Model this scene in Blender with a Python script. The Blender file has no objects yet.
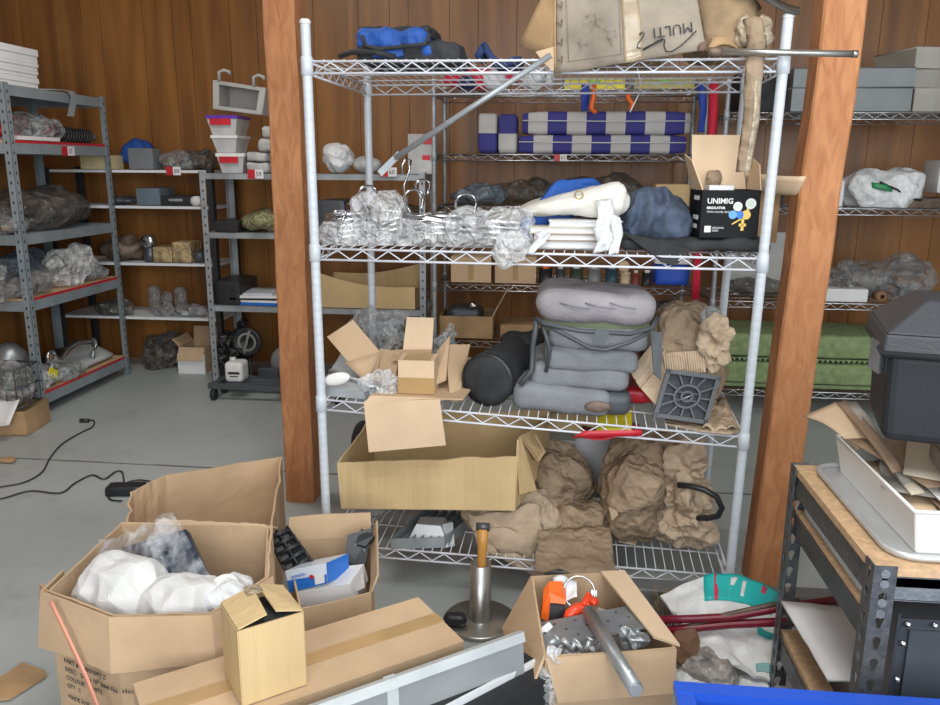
import bpy, math, random
from mathutils import Vector, Matrix, noise
random.seed(7)
PI = math.pi
S = bpy.context.scene
COL = S.collection
V = Vector
# ------------------------------------------------------------------ camera
F = 803.0; CX, CY = 470.0, 352.5; H = 1.35
Zc = -V((450-CX, -(3802-CY), -F)).normalized()
Yc = V((555-CX, CY-166, -F)).normalized()
Yc = (Yc - Yc.dot(Zc)*Zc).normalized()
Xc = Yc.cross(Zc)
R = Matrix((Xc, Yc, Zc))
CAM = V((0, 0, H))
def ray(px, py): return R @ V((px-CX, -(py-CY), -F))
def at(px, py, y):
    r = ray(px, py); return CAM + r*(y/r.y)
def gr(px, py, z):
    r = ray(px, py); return CAM + r*((z-H)/r.z)
cd = bpy.data.cameras.new('camera'); cam = bpy.data.objects.new('camera', cd); COL.objects.link(cam)
cd.sensor_width = 36; cd.lens = F/940*36; cd.clip_start = .02
cam.matrix_world = Matrix.Translation(CAM) @ R.to_4x4()
S.camera = cam

# ------------------------------------------------------------------ materials
MC = {}
def mat(name, col, rough=.6, metal=0, var=.12, vs=6, bump=0, bs=40, alpha=None, coat=0, spec=None, stretch=(1,1,1), crum=0):
    if name in MC: return MC[name]
    m = bpy.data.materials.new(name); m.use_nodes = True; nt = m.node_tree; N = nt.nodes; L = nt.links
    p = N['Principled BSDF']; out = N['Material Output']
    p.inputs['Roughness'].default_value = rough; p.inputs['Metallic'].default_value = metal
    if coat: p.inputs['Coat Weight'].default_value = coat
    if spec is not None: p.inputs['Specular IOR Level'].default_value = spec
    tc = N.new('ShaderNodeTexCoord'); mp = N.new('ShaderNodeMapping'); mp.inputs['Scale'].default_value = stretch
    L.new(tc.outputs['Object'], mp.inputs['Vector'])
    nz = N.new('ShaderNodeTexNoise'); nz.inputs['Scale'].default_value = vs; nz.inputs['Detail'].default_value = 5
    L.new(mp.outputs[0], nz.inputs['Vector'])
    cr = N.new('ShaderNodeValToRGB')
    a = [max(0, c*(1-var*1.6)) for c in col]; b = [min(1, c*(1+var)) for c in col]
    cr.color_ramp.elements[0].position = .3; cr.color_ramp.elements[1].position = .7
    cr.color_ramp.elements[0].color = (*a, 1); cr.color_ramp.elements[1].color = (*b, 1)
    L.new(nz.outputs['Fac'], cr.inputs['Fac']); L.new(cr.outputs['Color'], p.inputs['Base Color'])
    if crum:
        v1 = N.new('ShaderNodeTexVoronoi'); v1.inputs['Scale'].default_value = crum
        v2 = N.new('ShaderNodeTexVoronoi'); v2.inputs['Scale'].default_value = crum*2.7
        nw = N.new('ShaderNodeTexNoise'); nw.inputs['Scale'].default_value = crum*.5
        va = N.new('ShaderNodeVectorMath'); va.operation = 'MULTIPLY_ADD'; va.inputs[1].default_value = (.06,.06,.06)
        L.new(tc.outputs['Object'], nw.inputs['Vector']); L.new(nw.outputs['Color'], va.inputs[0]); L.new(tc.outputs['Object'], va.inputs[2])
        L.new(va.outputs[0], v1.inputs['Vector']); L.new(va.outputs[0], v2.inputs['Vector'])
        ad = N.new('ShaderNodeMath'); ad.operation = 'MULTIPLY_ADD'; ad.inputs[1].default_value = .45
        L.new(v2.outputs['Distance'], ad.inputs[0]); L.new(v1.outputs['Distance'], ad.inputs[2])
        bp = N.new('ShaderNodeBump'); bp.inputs['Strength'].default_value = min(1, bump*1.6); bp.inputs['Distance'].default_value = .02
        L.new(ad.outputs[0], bp.inputs['Height']); L.new(bp.outputs[0], p.inputs['Normal'])
    elif bump:
        n2 = N.new('ShaderNodeTexNoise'); n2.inputs['Scale'].default_value = bs; n2.inputs['Detail'].default_value = 3
        L.new(mp.outputs[0], n2.inputs['Vector'])
        bp = N.new('ShaderNodeBump'); bp.inputs['Strength'].default_value = bump; bp.inputs['Distance'].default_value = .01
        L.new(n2.outputs['Fac'], bp.inputs['Height']); L.new(bp.outputs[0], p.inputs['Normal'])
    if alpha is not None:
        tr = N.new('ShaderNodeBsdfTransparent'); mx = N.new('ShaderNodeMixShader')
        r2 = N.new('ShaderNodeMapRange'); r2.inputs[1].default_value = .35; r2.inputs[2].default_value = .7
        r2.inputs[3].default_value = max(0, alpha-.2); r2.inputs[4].default_value = min(1, alpha+.25)
        n3 = N.new('ShaderNodeTexNoise'); n3.inputs['Scale'].default_value = 22; n3.inputs['Detail'].default_value = 4
        L.new(tc.outputs['Object'], n3.inputs['Vector']); L.new(n3.outputs['Fac'], r2.inputs[0])
        L.new(r2.outputs[0], mx.inputs[0]); L.new(tr.outputs[0], mx.inputs[1]); L.new(p.outputs[0], mx.inputs[2])
        L.new(mx.outputs[0], out.inputs['Surface'])
    MC[name] = m; return m
CARD = mat('cardboard', (.56,.395,.245), .85, var=.10, vs=5, bump=.12, bs=60)
CARD2 = mat('cardboard_yellow', (.60,.44,.23), .85, var=.10, vs=5, bump=.35, bs=50, stretch=(1,1,.06))
CARDL = mat('cardboard_pale', (.72,.54,.36), .85, var=.06, vs=5, bump=.1, bs=70)
CARDD = mat('cardboard_brown', (.42,.27,.14), .9, var=.2, vs=6, bump=.2, bs=50)
CARDG = mat('cardboard_dirty', (.31,.265,.21), .85, var=.28, vs=7, bump=.25, bs=30)
TAPE = mat('packing_tape', (.45,.29,.13), .3, var=.08, vs=9, bump=.05)
TAPEC = mat('shiny_tape', (.42,.34,.24), .2, var=.25, vs=14, bump=.3, bs=30, coat=.5, crum=22)
WHITE = mat('white_paint', (.72,.74,.75), .5, var=.05)
WHITEP = mat('white_paper', (.76,.76,.76), .7, var=.04, bump=.1, bs=20)
WHITEC = mat('white_plastic', (.80,.79,.76), .4, var=.05, vs=4)
POSTW = mat('rack_post_paint', (.60,.65,.70), .38, var=.04, vs=30, stretch=(1,1,1.5))
WIREW = mat('rack_wire', (.72,.74,.80), .35, var=.08, vs=12)
CHROME = mat('chrome', (.62,.63,.66), .22, 1, var=.08)
ZINC = mat('zinc', (.42,.45,.47), .42, .75, var=.18, vs=12, bump=.05)
STEEL = mat('steel_tube', (.50,.50,.48), .34, .9, var=.12, vs=14)
ALU = mat('aluminium', (.62,.64,.65), .45, .55, var=.10, vs=5)
GALV = mat('galvanised', (.38,.41,.43), .5, .5, var=.2, vs=9)
UNITP = mat('grey_blue_steel', (.30,.35,.38), .5, .25, var=.10, vs=8)
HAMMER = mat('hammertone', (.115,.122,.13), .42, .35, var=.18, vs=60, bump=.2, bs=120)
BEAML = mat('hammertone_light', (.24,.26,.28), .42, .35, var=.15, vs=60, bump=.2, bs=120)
DARKST = mat('dark_steel', (.10,.11,.125), .4, .5, var=.15, vs=6)
CHIP = mat('chipboard', (.60,.40,.23), .8, var=.14, vs=60)
BLACK = mat('black_plastic', (.022,.023,.026), .4, var=.2)
BLACKF = mat('black_fabric', (.030,.031,.034), .85, var=.3, vs=12, bump=.3, bs=60)
CASE = mat('case_plastic', (.022,.024,.028), .6, var=.08, vs=5, spec=.3, bump=.1, bs=220)
GREYF = mat('grey_fabric', (.235,.25,.27), .9, var=.12, vs=9, bump=.25, bs=90)
GREYL = mat('pale_grey_fabric', (.34,.32,.34), .9, var=.14, vs=9, bump=.25, bs=90)
GREYP = mat('grey_plastic', (.075,.085,.095), .5, var=.12)
BLUE = mat('blue_fabric', (.015,.085,.36), .7, var=.2, vs=10, bump=.2)
BLUEB = mat('blue_plastic', (.02,.09,.55), .35, var=.08, vs=4)
NAVY = mat('navy_fabric', (.02,.04,.13), .8, var=.2, bump=.2)
DENIM = mat('denim_cloth', (.075,.10,.155), .9, var=.25, vs=14, bump=.5, crum=7)
CANVAS = mat('white_canvas', (.74,.72,.66), .75, var=.08, vs=8, bump=.2, bs=30)
KRAFT = mat('kraft_paper', (.34,.25,.165), .8, var=.22, vs=9, bump=.45, bs=22, crum=16)
KRAFTL = mat('kraft_paper_pale', (.50,.385,.27), .8, var=.15, vs=9, bump=.35, bs=22, crum=16)
CLEAR = mat('clear_plastic', (.93,.95,.97), .14, var=.06, bump=.6, bs=28, alpha=.42, crum=26)
CLEARG = mat('clear_plastic_grey', (.50,.52,.53), .15, var=.15, bump=.6, bs=24, alpha=.42, crum=22)
CLEARX = mat('clear_film', (.8,.84,.88), .1, var=.06, bump=.5, alpha=.08, crum=14)
BUBBLE = mat('bubble_wrap', (.95,.97,1.0), .12, var=.06, bump=.6, alpha=.42, crum=34)
DBAG = mat('dark_plastic_bag', (.15,.14,.125), .14, var=.35, vs=10, bump=.45, alpha=.62, crum=20)
GBAG = mat('grey_plastic_bag', (.36,.36,.36), .12, var=.25, vs=10, bump=.45, alpha=.48, crum=20)
BBAG = mat('blue_grey_bag', (.16,.20,.24), .3, var=.3, vs=10, bump=.5, bs=20, crum=16)
WBAG = mat('white_plastic_bag', (.78,.80,.81), .35, var=.08, vs=8, bump=.4, bs=16, crum=14)
RED = mat('red_plastic', (.55,.02,.035), .4, var=.15)
REDD = mat('dark_red_hose', (.22,.01,.03), .35, var=.15)
ORANGE = mat('orange_plastic', (.90,.16,.02), .4, var=.06)
ORRED = mat('orange_red_plastic', (.88,.07,.02), .35, var=.06)
YELLOW = mat('yellow_plastic', (.80,.68,.03), .45, var=.08)
TEAL = mat('teal_print', (.02,.50,.48), .4, var=.06)
GREEN = mat('green_foam', (.26,.34,.16), .9, var=.15, vs=30, bump=.3, bs=60)
GREENP = mat('green_print', (.02,.28,.09), .4, var=.1)
PURPLE = mat('purple_plastic', (.13,.04,.38), .4, var=.1)
OLDB = mat('olive_fabric', (.17,.21,.12), .85, var=.12)
WOODH = mat('wooden_handle', (.62,.30,.07), .4, var=.18, vs=9, stretch=(1,1,.3))
INK = mat('ink', (.03,.03,.035), .7, var=.05)
INKB = mat('faded_ink', (.26,.22,.18), .8, var=.2)
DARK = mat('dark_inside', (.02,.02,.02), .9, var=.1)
PRINTB = mat('print_blue', (.02,.17,.62), .35, var=.08)
RUST = mat('rusty_metal', (.18,.13,.10), .6, .4, var=.4, vs=14, bump=.3)
STRAP = mat('red_strap', (.60,.01,.04), .7, var=.1)
PINKS = mat('salmon_strap', (.72,.30,.20), .5, var=.06)

def checks():
    m = bpy.data.materials.new('purple_white_check'); m.use_nodes = True; nt = m.node_tree; N = nt.nodes; L = nt.links
    p = N['Principled BSDF']; p.inputs['Roughness'].default_value = .75
    tc = N.new('ShaderNodeTexCoord'); sp = N.new('ShaderNodeSeparateXYZ'); L.new(tc.outputs['Object'], sp.inputs[0])
    def step(sock, sc):
        a = N.new('ShaderNodeMath'); a.operation = 'MULTIPLY'; a.inputs[1].default_value = sc; L.new(sock, a.inputs[0])
        b = N.new('ShaderNodeMath'); b.operation = 'FRACT'; L.new(a.outputs[0], b.inputs[0])
        c = N.new('ShaderNodeMath'); c.operation = 'GREATER_THAN'; c.inputs[1].default_value = .5; L.new(b.outputs[0], c.inputs[0])
        return c.outputs[0]
    x = step(sp.outputs[0], 1/.212)
    mx = N.new('ShaderNodeMixRGB'); L.new(x, mx.inputs[0])
    mx.inputs[1].default_value = (.50,.49,.48,1); mx.inputs[2].default_value = (.040,.036,.215,1)
    L.new(mx.outputs[0], p.inputs['Base Color']); return m
CHECK = checks()

def woodmat(name, dark, light, scale, gloss, groove=None, offset=0):
    m = bpy.data.materials.new(name); m.use_nodes = True; nt = m.node_tree; N = nt.nodes; L = nt.links
    p = N['Principled BSDF']; p.inputs['Roughness'].default_value = gloss
    tc = N.new('ShaderNodeTexCoord'); mp = N.new('ShaderNodeMapping'); mp.inputs['Scale'].default_value = (1, 1, .09)
    L.new(tc.outputs['Object'], mp.inputs['Vector'])
    nz = N.new('ShaderNodeTexNoise'); nz.inputs['Scale'].default_value = scale; nz.inputs['Detail'].default_value = 6; nz.inputs['Distortion'].default_value = 1.2
    L.new(mp.outputs[0], nz.inputs['Vector'])
    cr = N.new('ShaderNodeValToRGB'); e = cr.color_ramp.elements
    e[0].position = .22; e[0].color = (*dark, 1); e[1].position = .66; e[1].color = (*light, 1)
    L.new(nz.outputs['Fac'], cr.inputs['Fac'])
    n2 = N.new('ShaderNodeTexNoise'); n2.inputs['Scale'].default_value = 1.6; L.new(mp.outputs[0], n2.inputs['Vector'])
    m1 = N.new('ShaderNodeMixRGB'); m1.blend_type = 'MULTIPLY'; m1.inputs[0].default_value = .5
    L.new(cr.outputs[0], m1.inputs[1]); L.new(n2.outputs['Color'], m1.inputs[2])
    hs = N.new('ShaderNodeHueSaturation'); hs.inputs['Value'].default_value = 1.15; hs.inputs['Saturation'].default_value = 1.0
    bw = N.new('ShaderNodeRGBToBW'); L.new(n2.outputs['Color'], bw.inputs[0]); L.new(bw.outputs[0], m1.inputs[2])
    L.new(m1.outputs[0], hs.inputs['Color']); L.new(hs.outputs[0], p.inputs['Base Color'])
    bp = N.new('ShaderNodeBump'); bp.inputs['Strength'].default_value = .15; bp.inputs['Distance'].default_value = .01
    L.new(nz.outputs['Fac'], bp.inputs['Height']); L.new(bp.outputs[0], p.inputs['Normal'])
    return m
PANEL = woodmat('wood_panelling', (.15,.052,.013), (.40,.175,.045), 6, .36)
TIMBER = woodmat('timber_post', (.42,.155,.058), (.62,.28,.12), 30, .75)
TIMBER.node_tree.nodes['Bump'].inputs['Strength'].default_value = .5
[n for n in TIMBER.node_tree.nodes if n.type=='MAPPING'][0].inputs['Scale'].default_value = (1,1,.3)
GROOVE = mat('panel_groove', (.09,.035,.012), .8)
def floormat():
    m = bpy.data.materials.new('concrete_floor'); m.use_nodes = True; nt = m.node_tree; N = nt.nodes; L = nt.links
    p = N['Principled BSDF']; p.inputs['Roughness'].default_value = .45
    tc = N.new('ShaderNodeTexCoord')
    n1 = N.new('ShaderNodeTexNoise'); n1.inputs['Scale'].default_value = 1.3; n1.inputs['Detail'].default_value = 8
    n2 = N.new('ShaderNodeTexNoise'); n2.inputs['Scale'].default_value = 5; n2.inputs['Detail'].default_value = 9; n2.inputs['Roughness'].default_value = .65
    L.new(tc.outputs['Object'], n1.inputs['Vector']); L.new(tc.outputs['Object'], n2.inputs['Vector'])
    c1 = N.new('ShaderNodeValToRGB'); c1.color_ramp.elements[0].position = .3; c1.color_ramp.elements[1].position = .7
    c1.color_ramp.elements[0].color = (.36,.39,.385,1); c1.color_ramp.elements[1].color = (.45,.48,.475,1)
    c2 = N.new('ShaderNodeValToRGB'); c2.color_ramp.elements[0].position = .25; c2.color_ramp.elements[1].position = .45
    c2.color_ramp.elements[0].color = (.55,.55,.54,1); c2.color_ramp.elements[1].color = (1,1,1,1)
    mx = N.new('ShaderNodeMixRGB'); mx.blend_type = 'MULTIPLY'; mx.inputs[0].default_value = .45
    L.new(n1.outputs['Fac'], c1.inputs[0]); L.new(n2.outputs['Fac'], c2.inputs[0])
    L.new(c1.outputs[0], mx.inputs[1]); L.new(c2.outputs[0], mx.inputs[2]); L.new(mx.outputs[0], p.inputs['Base Color'])
    return m
FLOOR = floormat()

# ------------------------------------------------------------------ mesh builder
class M:
    def __init__(s): s.v = []; s.f = []; s.m = []; s.smooth = []
    def add(s, vs, fs, mi=0, sm=False):
        b = len(s.v); s.v += [V(p) for p in vs]
        for f in fs: s.f.append([b+i for i in f]); s.m.append(mi); s.smooth.append(sm)
        return s
    def hexa(s, a, b, mi=0):           # a: 4 bottom pts CCW, b: 4 top pts
        return s.add(list(a)+list(b), [(3,2,1,0),(4,5,6,7),(0,1,5,4),(1,2,6,5),(2,3,7,6),(3,0,4,7)], mi)
    def box(s, c, d, rot=None, mi=0):
        c = V(c); x, y, z = [k/2 for k in d]
        P = [V((-x,-y,-z)),V((x,-y,-z)),V((x,y,-z)),V((-x,y,-z)),V((-x,-y,z)),V((x,-y,z)),V((x,y,z)),V((-x,y,z))]
        if rot is not None: P = [rot @ p for p in P]
        P = [c+p for p in P]
        return s.hexa(P[:4], P[4:], mi)
    def slab(s, q, t, mi=0):           # quad with thickness, thickens along its normal both ways
        q = [V(p) for p in q]; n = (q[2]-q[0]).cross(q[3]-q[1]).normalized()*t/2
        return s.hexa([p-n for p in q], [p+n for p in q], mi)
    def poly(s, pts, d, mi=0):         # polygon prism
        pts = [V(p) for p in pts]; d = V(d); n = len(pts)
        return s.add(pts+[p+d for p in pts], [tuple(range(n))[::-1], tuple(range(n, 2*n))]+[(i,(i+1)%n,n+(i+1)%n,n+i) for i in range(n)], mi)
    def tube(s, path, r, n=6, mi=0, closed=False, cap=True):
        path = [V(p) for p in path]; k = len(path); rr = r if isinstance(r, (list, tuple)) else [r]*k
        vs = []; up = None
        for i, p in enumerate(path):
            if closed: t = path[(i+1) % k]-path[i-1]
            else: t = path[min(i+1, k-1)]-path[max(i-1, 0)]
            t = t.normalized() if t.length > 1e-9 else V((0,0,1))
            if up is None:
                up = V((0,0,1)) if abs(t.z) < .9 else V((1,0,0))
            a = (up - t*up.dot(t))
            a = a.normalized() if a.length > 1e-6 else t.orthogonal().normalized()
            up = a; b = t.cross(a)
            vs += [p+(a*math.cos(2*PI*j/n)+b*math.sin(2*PI*j/n))*rr[i] for j in range(n)]
        fs = []
        for i in range(k if closed else k-1):
            for j in range(n):
                i2 = (i+1) % k
                fs.append((i*n+j, i*n+(j+1)%n, i2*n+(j+1)%n, i2*n+j))
        s.add(vs, fs, mi, True)
        if cap and not closed:
            b = len(s.v)-k*n
            s.f.append([b+j for j in range(n)][::-1]); s.m.append(mi); s.smooth.append(False)
            s.f.append([b+(k-1)*n+j for j in range(n)]); s.m.append(mi); s.smooth.append(False)
        return s
    def cyl(s, a, b, r, n=16, r2=None, mi=0): return s.tube([a, b], [r, r if r2 is None else r2], n, mi)
    def lathe(s, c, prof, n=20, mi=0, axis=None):      # prof list of (r,z)
        c = V(c); q = axis if axis is not None else Matrix.Identity(3)
        vs = [c+q@V((r*math.cos(2*PI*j/n), r*math.sin(2*PI*j/n), z)) for r, z in prof for j in range(n)]
        fs = [(i*n+j, i*n+(j+1)%n, (i+1)*n+(j+1)%n, (i+1)*n+j) for i in range(len(prof)-1) for j in range(n)]
        return s.add(vs, fs, mi, True)
    def soft(s, c, d, rad=.3, seg=8, amp=0, freq=6, seed=0, kind='n', rot=None, mi=0, floor=None, fn=None):
        """rounded box: rad 0..1 of the smallest half size; noise displaced; floor clamps z"""
        c = V(c); h = [k/2 for k in d]; rm = min(h)*rad if rad <= 1 else None
        idx = {}; vs = []; fs = []
        def vid(p):
            k = tuple(round(x, 4) for x in p)
            if k not in idx:
                idx[k] = len(vs); P = V(p)
                if rm is None:
                    n = P.normalized(); w = V((n.x*h[0], n.y*h[1], n.z*h[2]))
                else:
                    Q = V((P.x*h[0], P.y*h[1], P.z*h[2])); C = V([max(-(h[i]-rm), min(h[i]-rm, Q[i])) for i in range(3)])
                    e = Q-C; n = e.normalized() if e.length > 1e-9 else P.normalized(); w = C+n*rm if e.length > 1e-9 else Q
                if amp:
                    q = w*freq+V((seed*3.7, seed*1.3, seed*7.1))
                    if kind == 'v':
                        dd = noise.voronoi(q)[0]; a = (min(dd[1]-dd[0], .6)-.22)*1.6+noise.noise(q*.5)*.8
                    elif kind == 'c':
                        a = (noise.voronoi(q)[0][0]-.42)*1.7+.45*(noise.voronoi(q*2.4+V((9,9,9)))[0][0]-.42)*1.7+.6*noise.noise(q*.4)
                    else: a = noise.noise(q)+.5*noise.noise(q*2.3)
                    w = w+n*amp*a
                if fn: w = fn(w)
                if rot is not None: w = rot @ w
                w = c+w
                if floor is not None and w.z < floor: w.z = floor
                vs.append(w)
            return idx[k]
        g = [-1+2*i/seg for i in range(seg+1)]
        if rm is not None and rm < min(h):                 # warp the grid towards the rounded edges
            pass
        for ax in range(3):
            for sg in (-1, 1):
                for i in range(seg):
                    for j in range(seg):
                        q = []
                        for a, b in ((i,j),(i+1,j),(i+1,j+1),(i,j+1)):
                            p = [0,0,0]; p[ax] = sg; p[(ax+1)%3] = g[a]; p[(ax+2)%3] = g[b]; q.append(vid(p))
                        fs.append(q if sg > 0 else q[::-1])
        return s.add(vs, fs, mi, kind != 'c')
    def grid(s, fn, nu, nv, t=.002, mi=0, sm=True):      # thick sheet from fn(u,v)
        A = [V(fn(i/nu, j/nv)) for j in range(nv+1) for i in range(nu+1)]
        W = nu+1; nr = []
        for j in range(nv+1):
            for i in range(nu+1):
                a = A[j*W+min(i+1, nu)]-A[j*W+max(i-1, 0)]; b = A[min(j+1, nv)*W+i]-A[max(j-1, 0)*W+i]
                nr.append(a.cross(b).normalized()*t)
        B = [p-n for p, n in zip(A, nr)]; k = len(A)
        fs = []
        for j in range(nv):
            for i in range(nu):
                q = (j*W+i, j*W+i+1, (j+1)*W+i+1, (j+1)*W+i); fs.append(q); fs.append(tuple(k+x for x in q[::-1]))
        bd = [i for i in range(nu)]+[j*W+nu for j in range(nv)]+[nv*W+i for i in range(nu, 0, -1)]+[j*W for j in range(nv, 0, -1)]
        for a, b in zip(bd, bd[1:]+bd[:1]): fs.append((b, a, k+a, k+b))
        return s.add(A+B, fs, mi, sm)

def build(name, m, mats, inv=None):
    me = bpy.data.meshes.new(name)
    vs = m.v if inv is None else [inv @ p for p in m.v]
    me.from_pydata([tuple(p) for p in vs], [], m.f)
    for mt in (mats if isinstance(mats, (list, tuple)) else [mats]): me.materials.append(mt)
    for p, mi, sm in zip(me.polygons, m.m, m.smooth): p.material_index = mi; p.use_smooth = sm
    me.update()
    o = bpy.data.objects.new(name, me); COL.objects.link(o); return o
MW = {}
def thing(name, label, cat, loc, group=None, rz=0):
    o = bpy.data.objects.new(name, None); COL.objects.link(o); o.empty_display_size = .05
    o.location = loc; o.rotation_euler = (0, 0, rz)
    o['label'] = label; o['category'] = cat
    if group: o['group'] = group
    MW[o.name] = Matrix.Translation(V(loc)) @ Matrix.Rotation(rz, 4, 'Z'); return o
def part(name, m, mats, parent, label=None, kind=None):      # geometry given in world coordinates
    Mp = MW[parent.name]; o = build(name, m, mats, Mp.inverted())
    o.parent = parent; MW[o.name] = Mp
    if label: o['label'] = label
    if kind: o['kind'] = kind
    return o
def solo(name, m, mats, label=None, cat=None, group=None, kind=None, rz=0):
    lo = V([min(p[i] for p in m.v) for i in range(3)]); hi = V([max(p[i] for p in m.v) for i in range(3)])
    c = V(((lo.x+hi.x)/2, (lo.y+hi.y)/2, lo.z)); W = Matrix.Translation(c) @ Matrix.Rotation(rz, 4, 'Z')
    o = build(name, m, mats, W.inverted()); o.location = c; o.rotation_euler = (0, 0, rz); MW[o.name] = W
    if label: o['label'] = label
    if cat: o['category'] = cat
    if group: o['group'] = group
    if kind: o['kind'] = kind
    return o
def text(s, h, o, ux, uy, mt, parent, name='lettering', bold=0, ext=.0004):
    cu = bpy.data.curves.new('t', 'FONT'); cu.body = s; cu.size = h; cu.extrude = ext; cu.offset = bold; cu.resolution_u = 2
    to = bpy.data.objects.new('t', cu); COL.objects.link(to)
    me = bpy.data.meshes.new_from_object(to); bpy.data.objects.remove(to); bpy.data.curves.remove(cu)
    ux = V(ux).normalized(); uy = (V(uy)-ux*V(uy).dot(ux)).normalized(); uz = ux.cross(uy)
    W = Matrix(((ux.x,uy.x,uz.x,o[0]),(ux.y,uy.y,uz.y,o[1]),(ux.z,uy.z,uz.z,o[2]),(0,0,0,1)))
    me.transform(MW[parent.name].inverted() @ W); me.materials.clear(); me.materials.append(mt)
    ob = bpy.data.objects.new(name, me); COL.objects.link(ob); ob.parent = parent; MW[ob.name] = MW[parent.name]; return ob

def bb(x0, x1, y0, y1, Y, z0=None):      # image box at depth Y -> xl, xr, zbottom, ztop
    a = at(x0, (y0+y1)/2, Y); b = at(x1, (y0+y1)/2, Y); t = at((x0+x1)/2, y0, Y); u = at((x0+x1)/2, y1, Y)
    return a.x, b.x, (u.z if z0 is None else z0), t.z
def Q(*p): return [at(*q) for q in p]
def rz3(a): return Matrix.Rotation(a, 3, 'Z')
def rot3(ax, a): return Matrix.Rotation(a, 3, ax)

# simple furnishers for packed shelves
def lump(name, label, cat, px, Y, D, z0, mt, amp=.018, freq=9, kind='v', seg=14, seed=None, group=None, rad=1.5, m=None):
    x0, x1, zb, zt = bb(*px, Y, z0); d = (x1-x0, D, max(.015, zt-zb))
    seed = random.random()*50 if seed is None else seed
    g = M(); g.soft(((x0+x1)/2, Y+D/2, zb+d[2]/2), d, rad, seg, amp, freq, seed, kind, floor=zb)
    return solo(name, g, mt, label, cat, group)
def bag(name, label, cat, px, Y, D, z0, mt, group=None, seed=None):        # plastic bag: crumpled body plus a gathered neck
    x0, x1, zb, zt = bb(*px, Y, z0); seed = random.random()*50 if seed is None else seed
    h = zt-zb; w = x1-x0; g = M()
    g.soft(((x0+x1)/2, Y+D/2, zb+h*.42), (w, D, h*.84), 1.3, 20, min(w,h)*.26, 2.6/max(w,.05), seed, 'c', floor=zb)
    g.soft(((x0+x1)/2+w*.2, Y+D/2, zb+h*.75), (w*.35, D*.3, h*.5), 1.3, 10, h*.16, 4/max(w,.05), seed+3, 'c', floor=zb, rot=rot3('Y', .35))
    fill_bag(g, V(((x0+x1)/2, Y+D/2, zb+h*.36)), w, D, h)
    return solo(name, g, [mt, DARKST, CARDD, ZINC], label, cat, group)
def fill_bag(g, c, w, D, h):
    for k in range(6):
        p = c+V((random.uniform(-.28,.28)*w, random.uniform(-.25,.25)*D, random.uniform(-.18,.15)*h)); q = rz3(random.random()*3) @ rot3('X', random.random()*3)
        if k % 2: g.box(p, (w*.2, w*.13, min(h*.25, w*.12)), q, mi=1+k % 3)
        else: d = q @ V((0, 0, min(w, h)*.16)); g.cyl(p-d, p+d, min(w, h)*.07, 10, mi=1+k % 3)
def bbox(name, label, cat, px, Y, D, z0, mt, rz=0, group=None, bev=.003):
    x0, x1, zb, zt = bb(*px, Y, z0); g = M()
    g.soft(((x0+x1)/2, Y+D/2, (zb+zt)/2), (x1-x0, D, zt-zb), .12, 6, rot=rz3(rz) if rz else None)
    for i in range(len(g.smooth)): g.smooth[i] = False
    return solo(name, g, mt, label, cat, group)

def carton(name, label, cat, base, z0, rim, flaps=(), mt=CARD, inner=None, t=.005, top=None, group=None):
    """base: 4 xy CCW from above; flaps: (edge, length, angle deg from up towards outside, taper)"""
    cen = V((sum(p[0] for p in base)/4, sum(p[1] for p in base)/4, z0))
    T = thing(name, label, cat, cen, group)
    B = [V((p[0], p[1], z0+.002)) for p in base]
    U = [V((p[0], p[1], rim)) for p in (top or base)]
    g = M(); g.slab([B[0]+V((0,0,.003)),B[1]+V((0,0,.003)),B[2]+V((0,0,.003)),B[3]+V((0,0,.003))], .004)
    for i in range(4):
        j = (i+1) % 4
        nu = 6
        def fn(u, v, i=i, j=j):
            p = B[i].lerp(B[j], u).lerp(U[i].lerp(U[j], u), v); o = (B[j]-B[i]).cross(V((0,0,1))).normalized()
            return p+o*(.006*math.sin(u*PI)*math.sin(v*2.2)*(1+noise.noise(p*8)))
        g.grid(fn, nu, 4, t, sm=False)
    part('body', g, mt, T)
    for (e, ln, ang, tp) in flaps:
        a, b = U[e], U[(e+1) % 4]; d = (b-a).normalized(); out = d.cross(V((0,0,1))).normalized()
        w = V((0,0,1))*math.cos(math.radians(ang))+out*math.sin(math.radians(ang))
        def fn(u, v, a=a, b=b, d=d, w=w, tp=tp, ln=ln, out=out):
            p = a.lerp(b, u); k = (.5-u)*2*tp*v*ln
            return p+d*k+w*ln*v+V((0,0,1))*.008*noise.noise(p*9+V((v*3,0,0)))*v+out*.003
        f = M(); f.grid(fn, 6, 3, t, sm=False); part('flap', f, mt, T)
    return T
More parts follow.
